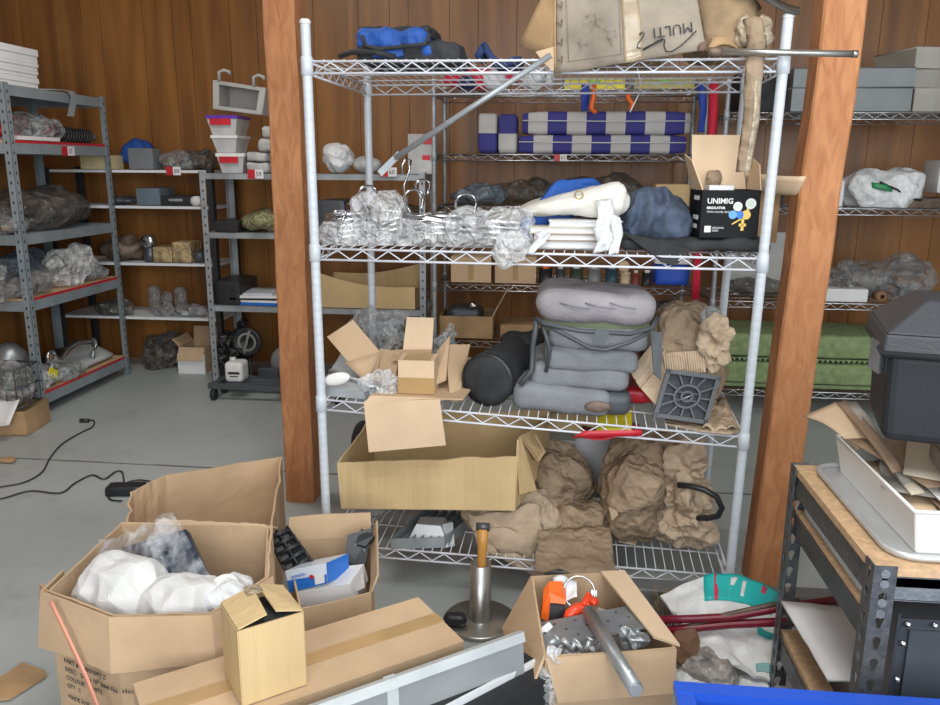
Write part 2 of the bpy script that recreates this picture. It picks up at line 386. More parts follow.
# ------------------------------------------------------------------ the room
XL, XR, YB, YF, ZC = -3.28, 3.6, 5.30, -1.6, 3.0
def struct(name, g, mt): return solo(name, g, mt, kind='structure')
struct('floor', M().box(((XL+XR)/2, (YB+YF)/2, -.05), (XR-XL+.4, YB-YF+.4, .1)), FLOOR)
struct('ceiling', M().box(((XL+XR)/2, (YB+YF)/2, ZC+.05), (XR-XL+.4, YB-YF+.4, .1)), mat('ceiling_board', (.45,.44,.42), .9))
def panels(horizontal, a0, a1, fixed, sgn):
    g = M(); x = a0; k = 0; ws = [.24, .13, .29, .2, .12, .26, .18]
    while x < a1-1e-6:
        w = min(ws[k % 7], a1-x); k += 1
        if a1-(x+w) < .03: w = a1-x
        if horizontal: g.box((x+w/2, fixed+sgn*.009, ZC/2), (w-.003, .018, ZC), mi=0); g.box((x+w, fixed+sgn*.011, ZC/2), (.006, .006, ZC), mi=1)
        else: g.box((fixed+sgn*.009, x+w/2, ZC/2), (.018, w-.003, ZC), mi=0); g.box((fixed+sgn*.011, x+w, ZC/2), (.006, .006, ZC), mi=1)
        x += w
    if horizontal: g.box(((a0+a1)/2, fixed+sgn*.03, ZC/2), (a1-a0, .03, ZC), mi=1)
    else: g.box((fixed+sgn*.03, (a0+a1)/2, ZC/2), (.03, a1-a0, ZC), mi=1)
    return g
struct("wall_back", panels(True, XL-.06, XR+.06, YB, 1), [PANEL, GROOVE])
struct('wall_left', panels(False, YF, YB+.06, XL, -1), [PANEL, GROOVE])
struct('wall_right', M().box((XR+.05, (YB+YF)/2, ZC/2), (.1, YB-YF, ZC)), mat('right_wall_paint', (.6,.58,.55), .8))
g = M()
for k in range(36):
    a = -3.2+k*.2
    g.box((a+.1, 3.318-.012*(a+2.5)+.006*noise.noise(V((k*1.7,0,0))), .0015), (.2, .009+.005*noise.noise(V((k*.9,3,0))), .003), rz3(-.02))
struct('trim_1', g, mat('floor_joint', (.19,.18,.17), .9, var=.3))

# timber posts
def timber(name, label, xb, xt, y, w, d):
    g = M(); rows = 26; vs = []
    for i in range(rows+1):
        z = i/rows*ZC; x = xb+(xt-xb)*min(z, 1.9)/1.9; j = .007*noise.noise(V((z*3, y, 0)))
        c = .006
        prof = [(c,0),(w-c,0),(w,c),(w,d-c),(w-c,d),(c,d),(0,d-c),(0,c)]
        vs += [V((x+a+j, y+b, z)) for a, b in prof]
    fs = [(i*8+k, i*8+(k+1)%8, (i+1)*8+(k+1)%8, (i+1)*8+k) for i in range(rows) for k in range(8)]
    fs += [tuple(range(8))[::-1], tuple(rows*8+k for k in range(8))]
    g.add(vs, fs)
    return solo('timber_post', g, TIMBER, label, 'post', 'rough timber posts')
timber('timber_post', 'rough brown timber post standing left of the white wire rack', -1.06, -1.055, 2.98, .118, .118)
timber('timber_post', 'rough brown timber post standing right of the white wire rack', .675, .742, 2.5, .118, .10)

# ------------------------------------------------------------------ wire racks
def zz(z4, u, v): return (z4[0]*(1-u)+z4[1]*u)*(1-v)+(z4[3]*(1-u)+z4[2]*u)*v
def wire_rack(label, corners, tops, levels, dirs, post_r=.0142, pitch=.03, mw=WIREW, mp=POSTW, zbot=0, group=None, tags={}):
    """corners FL FR BR BL xy at floor; dirs lean of each post per metre; levels: list of 4 z values (top wire)"""
    cen = (sum(c[0] for c in corners)/4, sum(c[1] for c in corners)/4, 0)
    T = thing('wire_rack', label, 'shelving rack', cen, group)
    P = lambda i, z: V((corners[i][0]+dirs[i]*z, corners[i][1], z))
    for i in range(4):
        g = M(); n = int((tops[i]-zbot)/.025)
        path = []; rr = []
        for k in range(n):
            z = zbot+.02+k*.025
            path += [P(i, z-.002), P(i, z), P(i, z+.002)]; rr += [post_r, post_r-.0004, post_r]
        path = [P(i, zbot+.0)]+path+[P(i, tops[i])]; rr = [post_r*.9]+rr+[post_r]
        g.tube(path, rr, 12)
        p = part('post', g, mp, T)
        c = M(); c.lathe(P(i, tops[i]), [(post_r+.001,-.004),(post_r+.002,.003),(post_r*.8,.009),(0,.011)], 14); part('post_cap', c, WHITE, p)
        for L in levels:
            c = M(); z = L[i]; c.lathe(P(i, z), [(post_r,.010),(post_r+.0025,.007),(post_r+.0035,-.040),(post_r,-.042)], 14)
            part('collar', c, mp, p)
    for li, L in enumerate(levels):
        C = [P(i, L[i]) for i in range(4)]
        def pt(u, v, dz=0):
            q = C[0].lerp(C[1], u).lerp(C[3].lerp(C[2], u), v); return V((q.x, q.y, zz(L, u, v)+dz))
        g = M(); w = (C[1]-C[0]).length; d = (C[3]-C[0]).length; n = int(w/pitch)
        eu = .018/w; ev = .012/d
        for k in range(n+1):
            u = eu+(1-2*eu)*k/n
            g.tube([pt(u, 0, -.006), pt(u, .004, .0005), pt(u, .996, .0005), pt(u, 1, -.006)], .0017, 4)
        for k in range(1, 4): g.tube([pt(.01, k/4, -.005), pt(.99, k/4, -.005)], .0026, 5)
        for a, b in (((0,0),(1,0)), ((1,0),(1,1)), ((1,1),(0,1)), ((0,1),(0,0))):
            A = lambda s, dz: pt(a[0]+(b[0]-a[0])*s, a[1]+(b[1]-a[1])*s, dz)
            ln = (A(1,0)-A(0,0)).length; e = .018/ln
            g.tube([A(e, -.004), A(1-e, -.004)], .0036, 6); g.tube([A(e, -.036), A(1-e, -.036)], .0036, 6)
            m = max(2, int(ln/.04)); pa = []
            for k in range(m+1): pa.append(A(e*1.6+(1-3.2*e)*k/m, -.007 if k % 2 else -.033))
            g.tube(pa, .0024, 4)
        s = part('wire_shelf', g, mw, T)
        if li in tags:
            u, num = tags[li]; q = pt(u, 0, -.02)+V((0, -.008, 0))
            tg = M(); tg.box(q+V((-.016, 0, 0)), (.032, .002, .036), mi=0); tg.box(q+V((.018, 0, 0)), (.036, .002, .036), mi=1)
            t_ = part('shelf_tag', tg, [RED, WHITEP], s, 'red and white shelf tag'); 
            text(num, .026, q+V((.004, -.0016, -.009)), (1,0,0), (0,0,1), INK, T, 'tag_number')
    return T, P
lean = [-.005, .017, .02, 0.0]
MC4 = [(-.694,2.323), (.568,2.323), (.60,2.93), (-.69,3.02)]
MLV = [[.163,.128,.12,.16], [.648,.578,.585,.648], [1.112,1.104,1.104,1.112], [1.636,1.634,1.634,1.636]]
rack, RP = wire_rack('white four-shelf wire rack in the middle, loaded with cartons and bags', MC4, [1.735,1.735,1.665,1.69], MLV, lean)
def s1(x): return MLV[0][0]+(x+.7)/1.27*(-.035)+.002
def s2(x): return .648+(x+.7)/1.27*(-.07)+.002
S3 = 1.114; S4 = 1.638
s5 = lambda x: 0
YM = 4.55
xf0, xf1 = at(434,157,YM).x, at(704,157,YM).x
zq = lambda py, px=560: at(px, py, YM).z
MIDL = [zq(388), zq(343), zq(286), zq(207), zq(154), zq(89)]
wire_rack('grey wire rack against the back wall seen through the white rack', [(xf0,YM),(xf1,YM),(xf1,YM+.45),(xf0,YM+.45)], [1.80]*4,
          [[z]*4 for z in MIDL], [0,0,0,0], .0125, .045, CHROME, GALV, group='wire racks along the back wall', tags={4: (.475, '61')})
YR = 4.45
xr0 = at(727,112,YR).x
RL = [at(800,391,YR).z, at(800,302,YR).z, at(850,208,YR).z, at(860,112,YR).z]
wire_rack('grey wire rack against the back wall, right of the timber post', [(xr0,YR),(xr0+1.55,YR),(xr0+1.55,YR+.5),(xr0,YR+.5)], [1.78]*4,
          [[z]*4 for z in RL], [0,0,0,0], .0125, .045, CHROME, GALV, group='wire racks along the back wall', tags={2: (.355, '62')})

# ------------------------------------------------------------------ angle steel shelving
def angle_post(g, x, y, z1, sx, sy, w=.038, t=.003, hole=True):
    g.box((x+sx*w/2, y+sy*t/2, z1/2), (w, t, z1)); g.box((x+sx*t/2, y+sy*w/2, z1/2), (t, w, z1))
    if hole:
        z = .05
        while z < z1-.03:
            g.box((x+sx*w*.55, y-sy*.0004, z), (.008, .001, .014), mi=1); g.box((x-sx*.0004, y+sy*w*.55, z), (.001, .008, .014), mi=1); z += .05
def unit(label, x0, x1, y0, y1, top, zs, lip, mt, mtp, liner=(), tags={}, name='shelving_unit'):
    T = thing(name, label, 'shelving unit', ((x0+x1)/2, (y0+y1)/2, 0))
    for x, sx in ((x0, 1), (x1, -1)):
        for y, sy in ((y0, 1), (y1, -1)):
            g = M(); angle_post(g, x, y, top, sx, sy); part('post', g, [mtp, DARK], T)
    for i, z in enumerate(zs):
        g = M(); cx, cy, w, d = (x0+x1)/2, (y0+y1)/2, x1-x0-.008, y1-y0-.008
        g.box((cx, cy, z-.002), (w, d, .004))
        for yy in (y0+.006, y1-.006): g.box((cx, yy, z-lip/2-.004), (w, .003, lip))
        for xx in (x0+.006, x1-.006): g.box((xx, cy, z-lip/2-.004), (.003, d, lip))
        s = part('shelf', g, mt, T)
        if i in liner:
            g = M(); g.box((cx, cy, z+.007), (w-.01, d-.01, .012), mi=0); g.box((x1-.010, cy, z+.007), (.004, d-.012, .014), mi=1)
            part('liner_board', g, [CHIP, RED], s)
        if i in tags:
            for (px, py, num) in tags[i]:
                if name == 'corner':
                    pass
                q = at(px, py, y0-.004)
                if tags.get('side'):
                    r = ray(px, py); q = CAM+r*((x1+.004)/r.x)
                    tg = M(); tg.box(q+V((0, -.03, 0)), (.002, .05, .05), mi=0); tg.box(q+V((0, .03, 0)), (.002, .065, .05), mi=1)
                    part('shelf_tag', tg, [RED, WHITEP], s, 'red and white shelf tag'); text(num, .036, q+V((.0016, .006, -.012)), (0,1,0), (0,0,1), INK, T, 'tag_number')
                else:
                    tg = M(); tg.box(q+V((-.022, 0, 0)), (.044, .002, .05), mi=0); tg.box(q+V((.025, 0, 0)), (.05, .002, .05), mi=1)
                    part('shelf_tag', tg, [RED, WHITEP], s, 'red and white shelf tag'); text(num, .034, q+V((.005, -.0016, -.012)), (1,0,0), (0,0,1), INK, T, 'tag_number')
    return T
UX = -2.74
LZ = [.115, .635, .985, 1.45, 1.735]
unit('grey angle-steel shelving unit against the left wall, five red-edged shelves', -3.22, UX, 3.93, 4.86, 1.745, LZ, .05, UNITP, UNITP, (0,1,3), {3: [(68,151,'57')], 'side': True})
GY = 4.56; gz = lambda py: at(300, py, GY).z
GZ = [gz(384), gz(308), gz(234), gz(174)]
unit('grey steel shelving unit behind the left timber post', -2.045, -.72, GY, GY+.42, GZ[3]+.012, GZ, .028, GALV, GALV, (), {3: [(255,174,'59'), (388,172,'60')]})
CY0 = 4.875; cz = lambda py: at(140, py, CY0).z
CZ = [cz(317), cz(263), cz(206), cz(170)]
unit('black-post shelving unit with thin white shelves in the back left corner', -3.2, -2.10, CY0, CY0+.38, CZ[3]+.015, CZ, .012, WHITE, mat('black_post', (.03,.03,.033), .5), (), {3: [(173,171,'58')]})
# ================================================================== MAIN RACK, top shelf
T = thing('tool_bag', 'folded blue and black tool bag lying on the top shelf', 'bag', (-.42, 2.55, S4))
g = M(); x0,x1,_,zt = bb(358,458,46,58,2.45,S4); g.soft(((x0+x1)/2,2.56,S4+.028),(x1-x0,.22,.055),.7,20,.018,12,1,'c',floor=S4); part('lower_body', g, BLACKF, T)
x0,x1,_,zt = bb(358,425,30,58,2.45,S4)
g = M(); g.soft(((x0+x1)/2,2.56,S4+.07),(x1-x0,.20,.045),.6,20,.018,12,2,'c'); part('upper_body', g, BLUE, T, 'bright blue panel')
g = M(); g.soft(((x0+x1)/2,2.57,S4+.098),(x1-x0+.01,.2,.026),.6,20,.012,14,3,'c'); part('top_flap', g, BLACKF, T, 'black padded flap')
g = M(); g.slab(Q((372,57,2.44),(400,40,2.45),(404,56,2.44),(395,58,2.44)), .012); g.soft(at(440,50,2.45)+V((0,.04,0)),(.11,.1,.045),.9,8,.01,14,4,'v',floor=S4); part('side_panel', g, BLUE, T)
g = M(); g.tube(Q((362,36,2.44),(366,46,2.43),(380,49,2.43),(400,47,2.43),(425,44,2.43),(430,34,2.44)), .006, 6); g.tube(Q((340,56,2.5),(352,52,2.44),(375,52,2.43),(395,57,2.42)), .008, 6); part('strap', g, BLACKF, T)
g = M(); zt0 = S4
def capf(u, v):
    x = at(474,50,2.47).x+(at(522,50,2.47).x-at(474,50,2.47).x)*u
    return V((x, 2.47+.16*v, S4+.012+.045*math.exp(-((u-.2)/.18)**2)+.018*math.exp(-((u-.85)/.2)**2)*(1-.3*v)+.008*math.sin(6*u)))
g.grid(capf, 14, 5, .02)
solo('knee_pad', g, NAVY, 'navy curved padded piece on the top shelf left of the crushed carton', 'pad')
for i,(px,mt,lb,Y,D,kd) in enumerate([((366,470,61,78),NAVY,'dark navy folded cloth under the tool bag on the grey rack top',4.6,.3,'folded_cloth'),
        ((440,520,66,84),STRAP,'red folded strap bundle on top of the grey rack',4.62,.2,'strap_bundle'),
        ((545,556,60,82),WHITEP,'narrow white carton on top of the grey rack',4.62,.2,'small_carton'),
        ((478,505,68,86),WHITE,'white plastic bundle on top of the grey rack',4.6,.12,'plastic_bundle'),
        ((520,545,64,86),WBAG,'white crumpled bag on top of the grey rack',4.6,.15,'plastic_bag')]):
    if i == 0: px = (452,480,72,88); 
    lump(kd, lb, 'cloth' if i == 0 else 'bundle' if i in (1,3) else 'carton' if i == 2 else 'bag', px, Y, D, MIDL[5]+.003, mt, .012, 12)
# yellow spirit levels
for (a, b, lb, mt) in ((562,628,'bright yellow spirit level on top of the grey rack', YELLOW), (632,698,'dull yellow spirit level at the right end of the grey rack top', mat('old_yellow', (.5,.42,.12), .5))):
    x0,x1,_,zt = bb(a,b,80,88,4.6,MIDL[5]+.003); T = thing('spirit_level', lb, 'level', ((x0+x1)/2,4.63,MIDL[5]+.003))
    g = M(); w = x1-x0; c = V(((x0+x1)/2,4.63,MIDL[5]+.003)); g.box(c+V((0,0,.006)),(w,.03,.012)); g.box(c+V((0,0,.054)),(w,.03,.012)); g.box(c+V((0,0,.03)),(w,.012,.044)); part('body', g, mt, T)
    for s in (-1,1): part('end_cap', M().box(c+V((s*(w/2-.006),0,.03)),(.014,.034,.062)), BLACK, T)
    part('vial', M().cyl(c+V((-.03,-.012,.04)),c+V((.03,-.012,.04)),.009,10), mat('vial_green',(.3,.6,.1),.2), T)

# the crushed MULTI carton
T = thing('crushed_carton', 'large crushed pale carton with upside-down MULTI writing on the top shelf', 'carton', (.14,2.5,S4))
FY = 2.292
fl = lambda u, v: None
A = [at(557,74,FY), at(706,49,FY), at(692,-28,FY), at(557,-26,FY)]
def face(u, v, off=0):
    p = A[0].lerp(A[1], u).lerp(A[3].lerp(A[2], u), v)
    return p+V((0, -off+.012*noise.noise(V((u*3,v*3,2)))+.004*noise.noise(V((u*11,v*9,5))), .003*noise.noise(V((u*9,0,v)))))
g = M(); g.grid(lambda u,v: face(u,v), 20, 12, .008); part('front_panel', g, CARDG, T)
g = M(); g.grid(lambda u,v: V((face(0,v).x-.002+.012*math.sin(v*5)*u, face(0,v).y+.33*u+.004, max(S4+.006 if u>.07 else -9, face(0,v).z+(.04*u)))), 10, 8, .006); part('side_panel', g, CARDD, T)
g = M()
def rt(u, v):
    a = (v)*PI*.9
    p = face(1, 0)
    return V((p.x+.004+.16*u+.02*math.sin(v*9), 2.31+.32*v*.6+.03*u, S4+.012+.22*(v)*(1-.35*u*u)+.02*math.sin(u*5+v*4)))
g.grid(rt, 10, 10, .006); part('torn_end_flap', g, CARDD, T)
g = M(); g.soft(at(722,20,2.4)+V((0,.05,-.0)),(.17,.26,.2),.7,14,.03,6,3,'v',floor=S4+.004); part('crushed_end', g, mat('cardboard_dark_dirty', (.30,.21,.12), .85, var=.35, vs=9, bump=.3, bs=30), T)
g = M(); g.grid(lambda u,v: V((A[3].x+(A[2].x-A[3].x)*u, FY+.01+.33*v, max(S4+.3,A[3].z-.002+.01*noise.noise(V((u*5,v*5,0)))))), 8, 6, .006); part('top_panel', g, CARDG, T)
g = M(); g.grid(lambda u,v: V((A[3].x+.02+(A[2].x-A[3].x-.05)*u, FY+.33, S4+.006+.3*v)), 4, 4, .006); g.grid(lambda u,v: V((A[3].x+.02+(A[2].x-A[3].x-.05)*u, FY+.03+.3*v, S4+.006)), 4, 4, .006); part('back_panel', g, CARDD, T)
g = M(); g.grid(lambda u,v: face(.46+.13*u, v, .0025), 5, 12, .0015); g.grid(lambda u,v: face(.62+.3*u, .88+.1*v, .0025), 5, 2, .0015); part('tape', g, mat('aged_tape', (.36,.28,.18), .25, var=.2, vs=10, bump=.25, bs=30, coat=.3), T)
g = M()
for v in (.12,.3,.5,.68,.86): g.tube([face(.005,v+.02,.006),face(.03,v-.02,.007),face(.036,v+.05,.006)], .0018, 4)
part('staple_marks', g, mat('brown_stain',(.16,.10,.07),.7), T)
def uvp(px, py):
    u = (px-557)/(149-14*(60-py)/90); yb = 74-25*u; return u, (yb-py)/(yb+26+2*u)
q = uvp(692.5, 34.5); q2 = uvp(692, 21.5)
text('MULTI', .037, face(q2[0], q2[1]-.0, .007), (A[0]-A[1]), (0,0,-1), INK, T)
def mark(pts, r=.0016, mi=0): g.tube([face(u, v, .0065) for u, v in pts], r, 4, mi)
g = M()
def mk(pts, r=.0016): mark([uvp(*p) for p in pts], r)
mk([(640,35),(643,32),(645,33),(643,38),(639,43),(638,47),(642,48)]); mk([(644,50),(650,46),(657,41),(663,38),(665,39),(664,45),(666,51),(671,52),(680,46),(688,38),(695,31)]); mk([(644,49.5),(655,43),(663,38.5)], .0026)
part('pen_mark', g, INK, T, 'black pen squiggle')
g = M()
for i in range(46):
    cx_, cy_, rr_ = random.choice(((594,22,11),(594,22,11),(611,33,8),(611,41,7),(582,46,9)))
    a_ = random.random()*6.3; q_ = random.random()**.5*rr_; x_, y_ = cx_+q_*math.cos(a_), cy_+q_*.9*math.sin(a_)
    mark([uvp(x_+random.uniform(.8,2.4)*math.cos(a_+1.57+k*.5)*k/2, y_+random.uniform(.8,2)*math.sin(a_+1.57+k*.5)*k/2) for k in range(4)], .0007)
for v in (.94,.90,.86,.82,.76): mark([(.60+.05*((v*50)%3),v+.04),(.9,v+.06)], .0007)
mark([(.06,.98),(.08,.1)],.0008); mark([(.44,.1),(.45,.9),(.07,.93)],.0008); mark([(.08,.1),(.44,.1)],.0008)
part('faded_print', g, INKB, T, 'faded grey print')
g = M(); g.grid(lambda u,v: Q((556,-30,2.33),(520,44,2.36),(540,52,2.45),(557,-30,2.5))[0].lerp(at(519+38*0,46,2.36), v).lerp(at(556,52,2.34).lerp(at(556,-28,2.33),1-v) if 0 else at(556,-30+88*v,2.31), u), 6, 8, .006); part('open_flap', g, CARDD, T, 'brown open flap')
g = M(); g.slab(Q((536,52,2.33),(557,46,2.30),(557,74,2.30),(545,64,2.31)), .006); part('lower_flap', g, CARDL, T)
g = M(); g.soft(at(703,47,2.285),(.03,.02,.03),1.5,6,.006,30,4,'v'); part('stain_patch', g, mat('brown_stain',(.16,.10,.07),.7), T)

# black sheet lying over the carton and the right post
g = M(); g.grid(lambda u,v: at(700+100*u, -14+26*u**1.5+3*math.sin(u*9), 2.30+.22*v)+V((0,0,.02*v+.004*math.sin(v*5))), 14, 4, .005)
solo('tarpaulin', g, mat('black_sheet', (.06,.06,.055), .5, var=.4, vs=20, bump=.4), 'black plastic sheet draped from the crushed carton over the right post top', 'sheet')
# rods
T = thing('steel_bar', 'long grey bar with flattened foot leaning across the rack from the crushed carton', 'bar', tuple(at(383,170,2.30)))
a, b = at(551,55,2.275), at(395,158,2.30)
part('shaft', M().cyl(a, b, .008, 10), GALV, T); g = M(); c = at(379,173,2.30); d = (b-c); n = V((0,0,1)).cross(d).normalized(); s = d.cross(V((0,-1,0))).normalized()*.012
g.poly([b+s*.7+(b-c)*.3, c+s, c-s*.6, b-s*.7+(b-c)*.3], (0,.006,0)); part('flattened_foot', g, GALV, T)
T = thing('metal_tube', 'polished steel tube sticking out past the right post at top shelf height', 'tube', tuple(at(785,52,2.255)))
g = M(); a, b = at(716,51.5,2.275), at(857,54,2.245); g.cyl(a, b, .0085, 14); part('tube_body', g, STEEL, T); g = M(); g.cyl(a-V((.02,0,0)), a+V((.012,0,0)), .011, 12); part('threaded_end', g, RUST, T)
g = M(); g.cyl(b-V((.012,0,0)), b+V((.001,0,0)), .0095, 14); part('end_collar', g, STEEL, T)
# hanging tape strip
T = thing('cardboard_strip', 'long strip of taped cardboard hanging down beside the right post', 'strip', tuple(at(750,170,2.285)))
L0 = [(752,18,2.30),(757,40,2.285),(752,90,2.29),(751,120,2.285),(746,150,2.29),(743,172,2.29)]
def strip(u, v, ins=0, dy=0):
    k = min(len(L0)-2, int(v*(len(L0)-1))); f = v*(len(L0)-1)-k
    p = at(*L0[k]).lerp(at(*L0[k+1]), f); w = (.024-.006*v)*(1-ins)
    return p+V(((u-.5)*2*w, -.010*math.cos((u-.5)*PI)+dy+.004*noise.noise(V((u*4,v*9,0))), .004*noise.noise(V((u*3,v*8,4)))))
g = M(); g.grid(lambda u,v: strip(u,v), 6, 24, .003); part('strip_body', g, KRAFT, T)
g = M(); g.grid(lambda u,v: strip(.55+u*.45,.35+.65*v,0,-.003), 4, 16, .001); part('tape', g, TAPEC, T)
g = M(); g.soft(at(752,30,2.315),(.075,.03,.06),.6,14,.018,22,3,'c'); part('crumpled_top', g, TAPEC, T)
g = M(); g.tube(Q((640,92,2.50),(635,102,2.49),(630,112,2.48)),.002,4); g.tube(Q((637,66,2.4),(640,80,2.45),(639,94,2.5)),.0018,4)
solo('cable_tie', g, WHITEP, 'white tie hanging below the top shelf under the crushed carton', 'cable tie')
# straps hung on the grey rack
YS = YM-.03
def hang(name, label, pts, w, mt, group=None, Y=YS):
    g = M(); P_ = [at(x, y, Y) for x, y in pts]
    def fn(u, v):
        k = min(len(P_)-2, int(v*(len(P_)-1))); f = v*(len(P_)-1)-k
        return P_[k].lerp(P_[k+1], f)+V(((u-.5)*w, .01*math.cos(u*3+v*5), 0))
    g.grid(fn, 3, 14, .006); return solo(name, g, mt, label, 'strap' if 'strap' in name else 'hook', group)
hang('blue_strap', 'short blue strap hanging from the grey rack left of the orange hooks', [(586,84),(585,98),(585,111)], .040, mat('strap_blue',(.02,.06,.38),.7))
hang('blue_strap', 'long blue strap hanging at the right end of the grey rack', [(701,82),(703,110),(701,132)], .034, MC['strap_blue'])
hang('red_strap', 'red strap hanging down the right side of the grey rack', [(714,82),(713,120),(711,150),(700,230),(695,300)], .042, STRAP)
for px, lb in ((594,'left'), (629,'right')):
    g = M(); g.tube(Q((px,84,YS-.01),(px,96,YS-.03),(px-3,108,YS-.03),(px+2,113,YS-.03) ) if px==594 else Q((px,93,YS-.02),(px-1,98,YS-.03),(px+4,104,YS-.03),(px+1,109,YS-.03)), .013, 6)
    solo('orange_hook', g, ORANGE, 'orange plastic hook hanging from the grey rack, the %s of two' % lb, 'hook')

# ================================================================== MAIN RACK, second shelf
def wrap(label, px, Y, D, seed, extra=None, cat='parcel', z0=S3, mt=BUBBLE):
    x0,x1,_,zt = bb(*px, Y, z0); T = thing('bubble_wrap_parcel', label, cat, ((x0+x1)/2, Y+D/2, z0), 'bubble wrapped chrome fittings')
    g = M(); g.soft(((x0+x1)/2, Y+D/2, (z0+zt)/2), (x1-x0, D, zt-z0), .7, 30, .020, 16, seed, 'c', floor=z0); part('wrapping', g, mt, T)
    return T, x0, x1, zt
def core(T, a, b, r, n=1, gap=.016):
    g = M()
    for k in range(n): g.cyl(V(a)+V((0,.012*k,gap*k)), V(b)+V((0,.012*k,gap*k)), r, 8)
    part('chrome_tubes', g, CHROME, T)
def loops(T, lst):
    for (cx_, cy_, r, Y) in lst:
        c = at(cx_, cy_, Y); g = M(); g.tube([c+V((r*math.cos(a), .02*math.sin(a*2), r*1.15*math.sin(a))) for a in [(-.25+1.5*i/12)*PI for i in range(13)]]+[c+V((0,.01,-r*2))], .004, 7); part('chrome_hook', g, CHROME, T)
T,x0,x1,zt = wrap('bubble wrapped tubes at the left end of the second shelf', (318,362,224,249), 2.36, .3, 1); core(T,(x0+.01,2.37,S3+.02),(x1+.02,2.42,S3+.03),.008,5)
T,x0,x1,zt = wrap('upright bubble wrapped bundle with chrome hook, second from left on second shelf', (352,396,196,249), 2.38, .22, 2); core(T,(x0+.03,2.46,S3+.03),(x1+.03,2.46,S3+.05),.009,3); loops(T,[(368,196,.026,2.43),(340,216,.016,2.42)])
T,x0,x1,zt = wrap('bubble wrapped bundle with tall chrome hooks under the long tube', (394,450,222,250), 2.37, .28, 3); core(T,(x0+.02,2.42,S3+.03),(x1+.03,2.42,S3+.04),.010,4); loops(T,[(414,201,.030,2.46),(423,188,.022,2.52)])
T,x0,x1,zt = wrap('clear wrapped bundle sagging over the front edge of the second shelf', (446,528,214,251), 2.35, .24, 5, mt=CLEAR); core(T,(x0+.03,2.42,S3+.03),(x1-.02,2.40,S3+.02),.010,4); loops(T,[(466,206,.032,2.46)])
g = M(); g.soft(at(511,250,2.285),(.085,.05,.085),1.2,18,.02,22,6,'c'); part('hanging_corner', g, CLEAR, T)
solo('chrome_tube', M().cyl(at(348,207,2.56), at(458,224,2.42), .014, 14), CHROME, 'long chrome tube lying across the wrapped bundles on the second shelf', 'tube')
g = M(); g.tube(Q((403,175,2.6),(402,165,2.6),(406,158,2.6),(411,160,2.6),(409,172,2.6),(404,185,2.6),(406,215,2.6)), .004, 7); solo('hanger_hook', g, CHROME, 'thin tall chrome hook rising behind the wrapped bundles', 'hook')

# blue bag, white bag, papers
g = M()
def bl(u, v):
    top = Q((505,237,2.45),(535,205,2.47),(556,180,2.52),(590,180,2.58)); 
    k = min(2, int(u*3)); f = u*3-k; p = top[k].lerp(top[k+1], f)
    return V((p.x+.10*v, p.y+.05*v, max(S3+.01, p.z-.05*v+.008*noise.noise(V((u*6,v*6,0))))))
g.grid(bl, 16, 8, .02); solo('blue_bag', g, BLUE, 'blue cloth bag poking out behind the white canvas bag', 'bag')
T = thing('canvas_bag', 'white canvas bag with tied handles lying on a pile of papers', 'bag', tuple(at(575,225,2.45)))
zb_ = S3+.085
g = M()
xa, xb_ = at(521,230,2.42).x, at(628,230,2.42).x
def cb(w):
    u = (w.x+.17)/.34
    return V((w.x, w.y, (w.z+.045)*(.25+.62*min(1,u*1.5))-.045 if w.z > -.05 else w.z))
g.soft(((xa+xb_)/2, 2.52, zb_+.055), (xb_-xa, .24, .115), .85, 18, .018, 9, 4, 'v', floor=zb_-.003, fn=cb); part('bag_body', g, CANVAS, T)
g = M(); g.tube([at(579,195,2.41)+V((.012*math.cos(a), 0, .012*math.sin(a))) for a in [i*2*PI/12 for i in range(12)]], .002, 6, closed=True); part('eyelet', g, mat('brass',(.45,.33,.12),.35,.9), T)
g = M()
def hd(pts, w):
    P_ = [at(*p) for p in pts]
    def fn(u, v):
        k = min(len(P_)-2, int(v*(len(P_)-1))); f = v*(len(P_)-1)-k; q = P_[k].lerp(P_[k+1], f)
        return q+V(((u-.5)*w, -.006*math.sin(v*9+u*4)-.004, (u-.5)*w*.2))
    g.grid(fn, 4, 16, .004)
hd([(540,232,2.37),(545,236,2.35),(536,246,2.33),(527,255,2.30)], .035); part('left_handle', g, WBAG, T)
g = M(); hd([(604,200,2.40),(606,215,2.36),(601,228,2.33),(606,240,2.31),(600,252,2.31)], .045); hd([(604,215,2.36),(615,218,2.36),(617,235,2.34),(613,254,2.31)], .03); part('right_handle', g, WBAG, T)
pz = S3
for i,(a,b,h,mt,lb) in enumerate([(534,608,.022,mat('book_grey',(.5,.5,.47),.6),'flat grey book at the bottom of the pile under the canvas bag'),(532,604,.020,mat('book_brown',(.42,.30,.24),.6),'brown-edged book second from the bottom under the canvas bag'),
        (530,600,.020,mat('book_cream',(.68,.62,.48),.6),'cream paper-backed book in the pile under the canvas bag'),(548,622,.018,WHITEP,'white catalogue topmost of the pile under the canvas bag')]):
    x0 = at(a,245,2.36).x; x1 = at(b,245,2.36).x; g = M(); rr = rz3(random.uniform(-.06,.06))
    c = V(((x0+x1)/2, 2.50, pz+h/2)); g.box(c, (x1-x0-.006, .24, h-.006), rr, 0); g.box(c+V((0,0,h/2-.0015)), (x1-x0,.25,.0025), rr, 1); g.box(c-V((0,0,h/2-.0015)), (x1-x0,.25,.0025), rr, 1)
    solo('book', g, [WHITEP, mt], lb, 'book', 'papers under the canvas bag'); pz += h+.0006
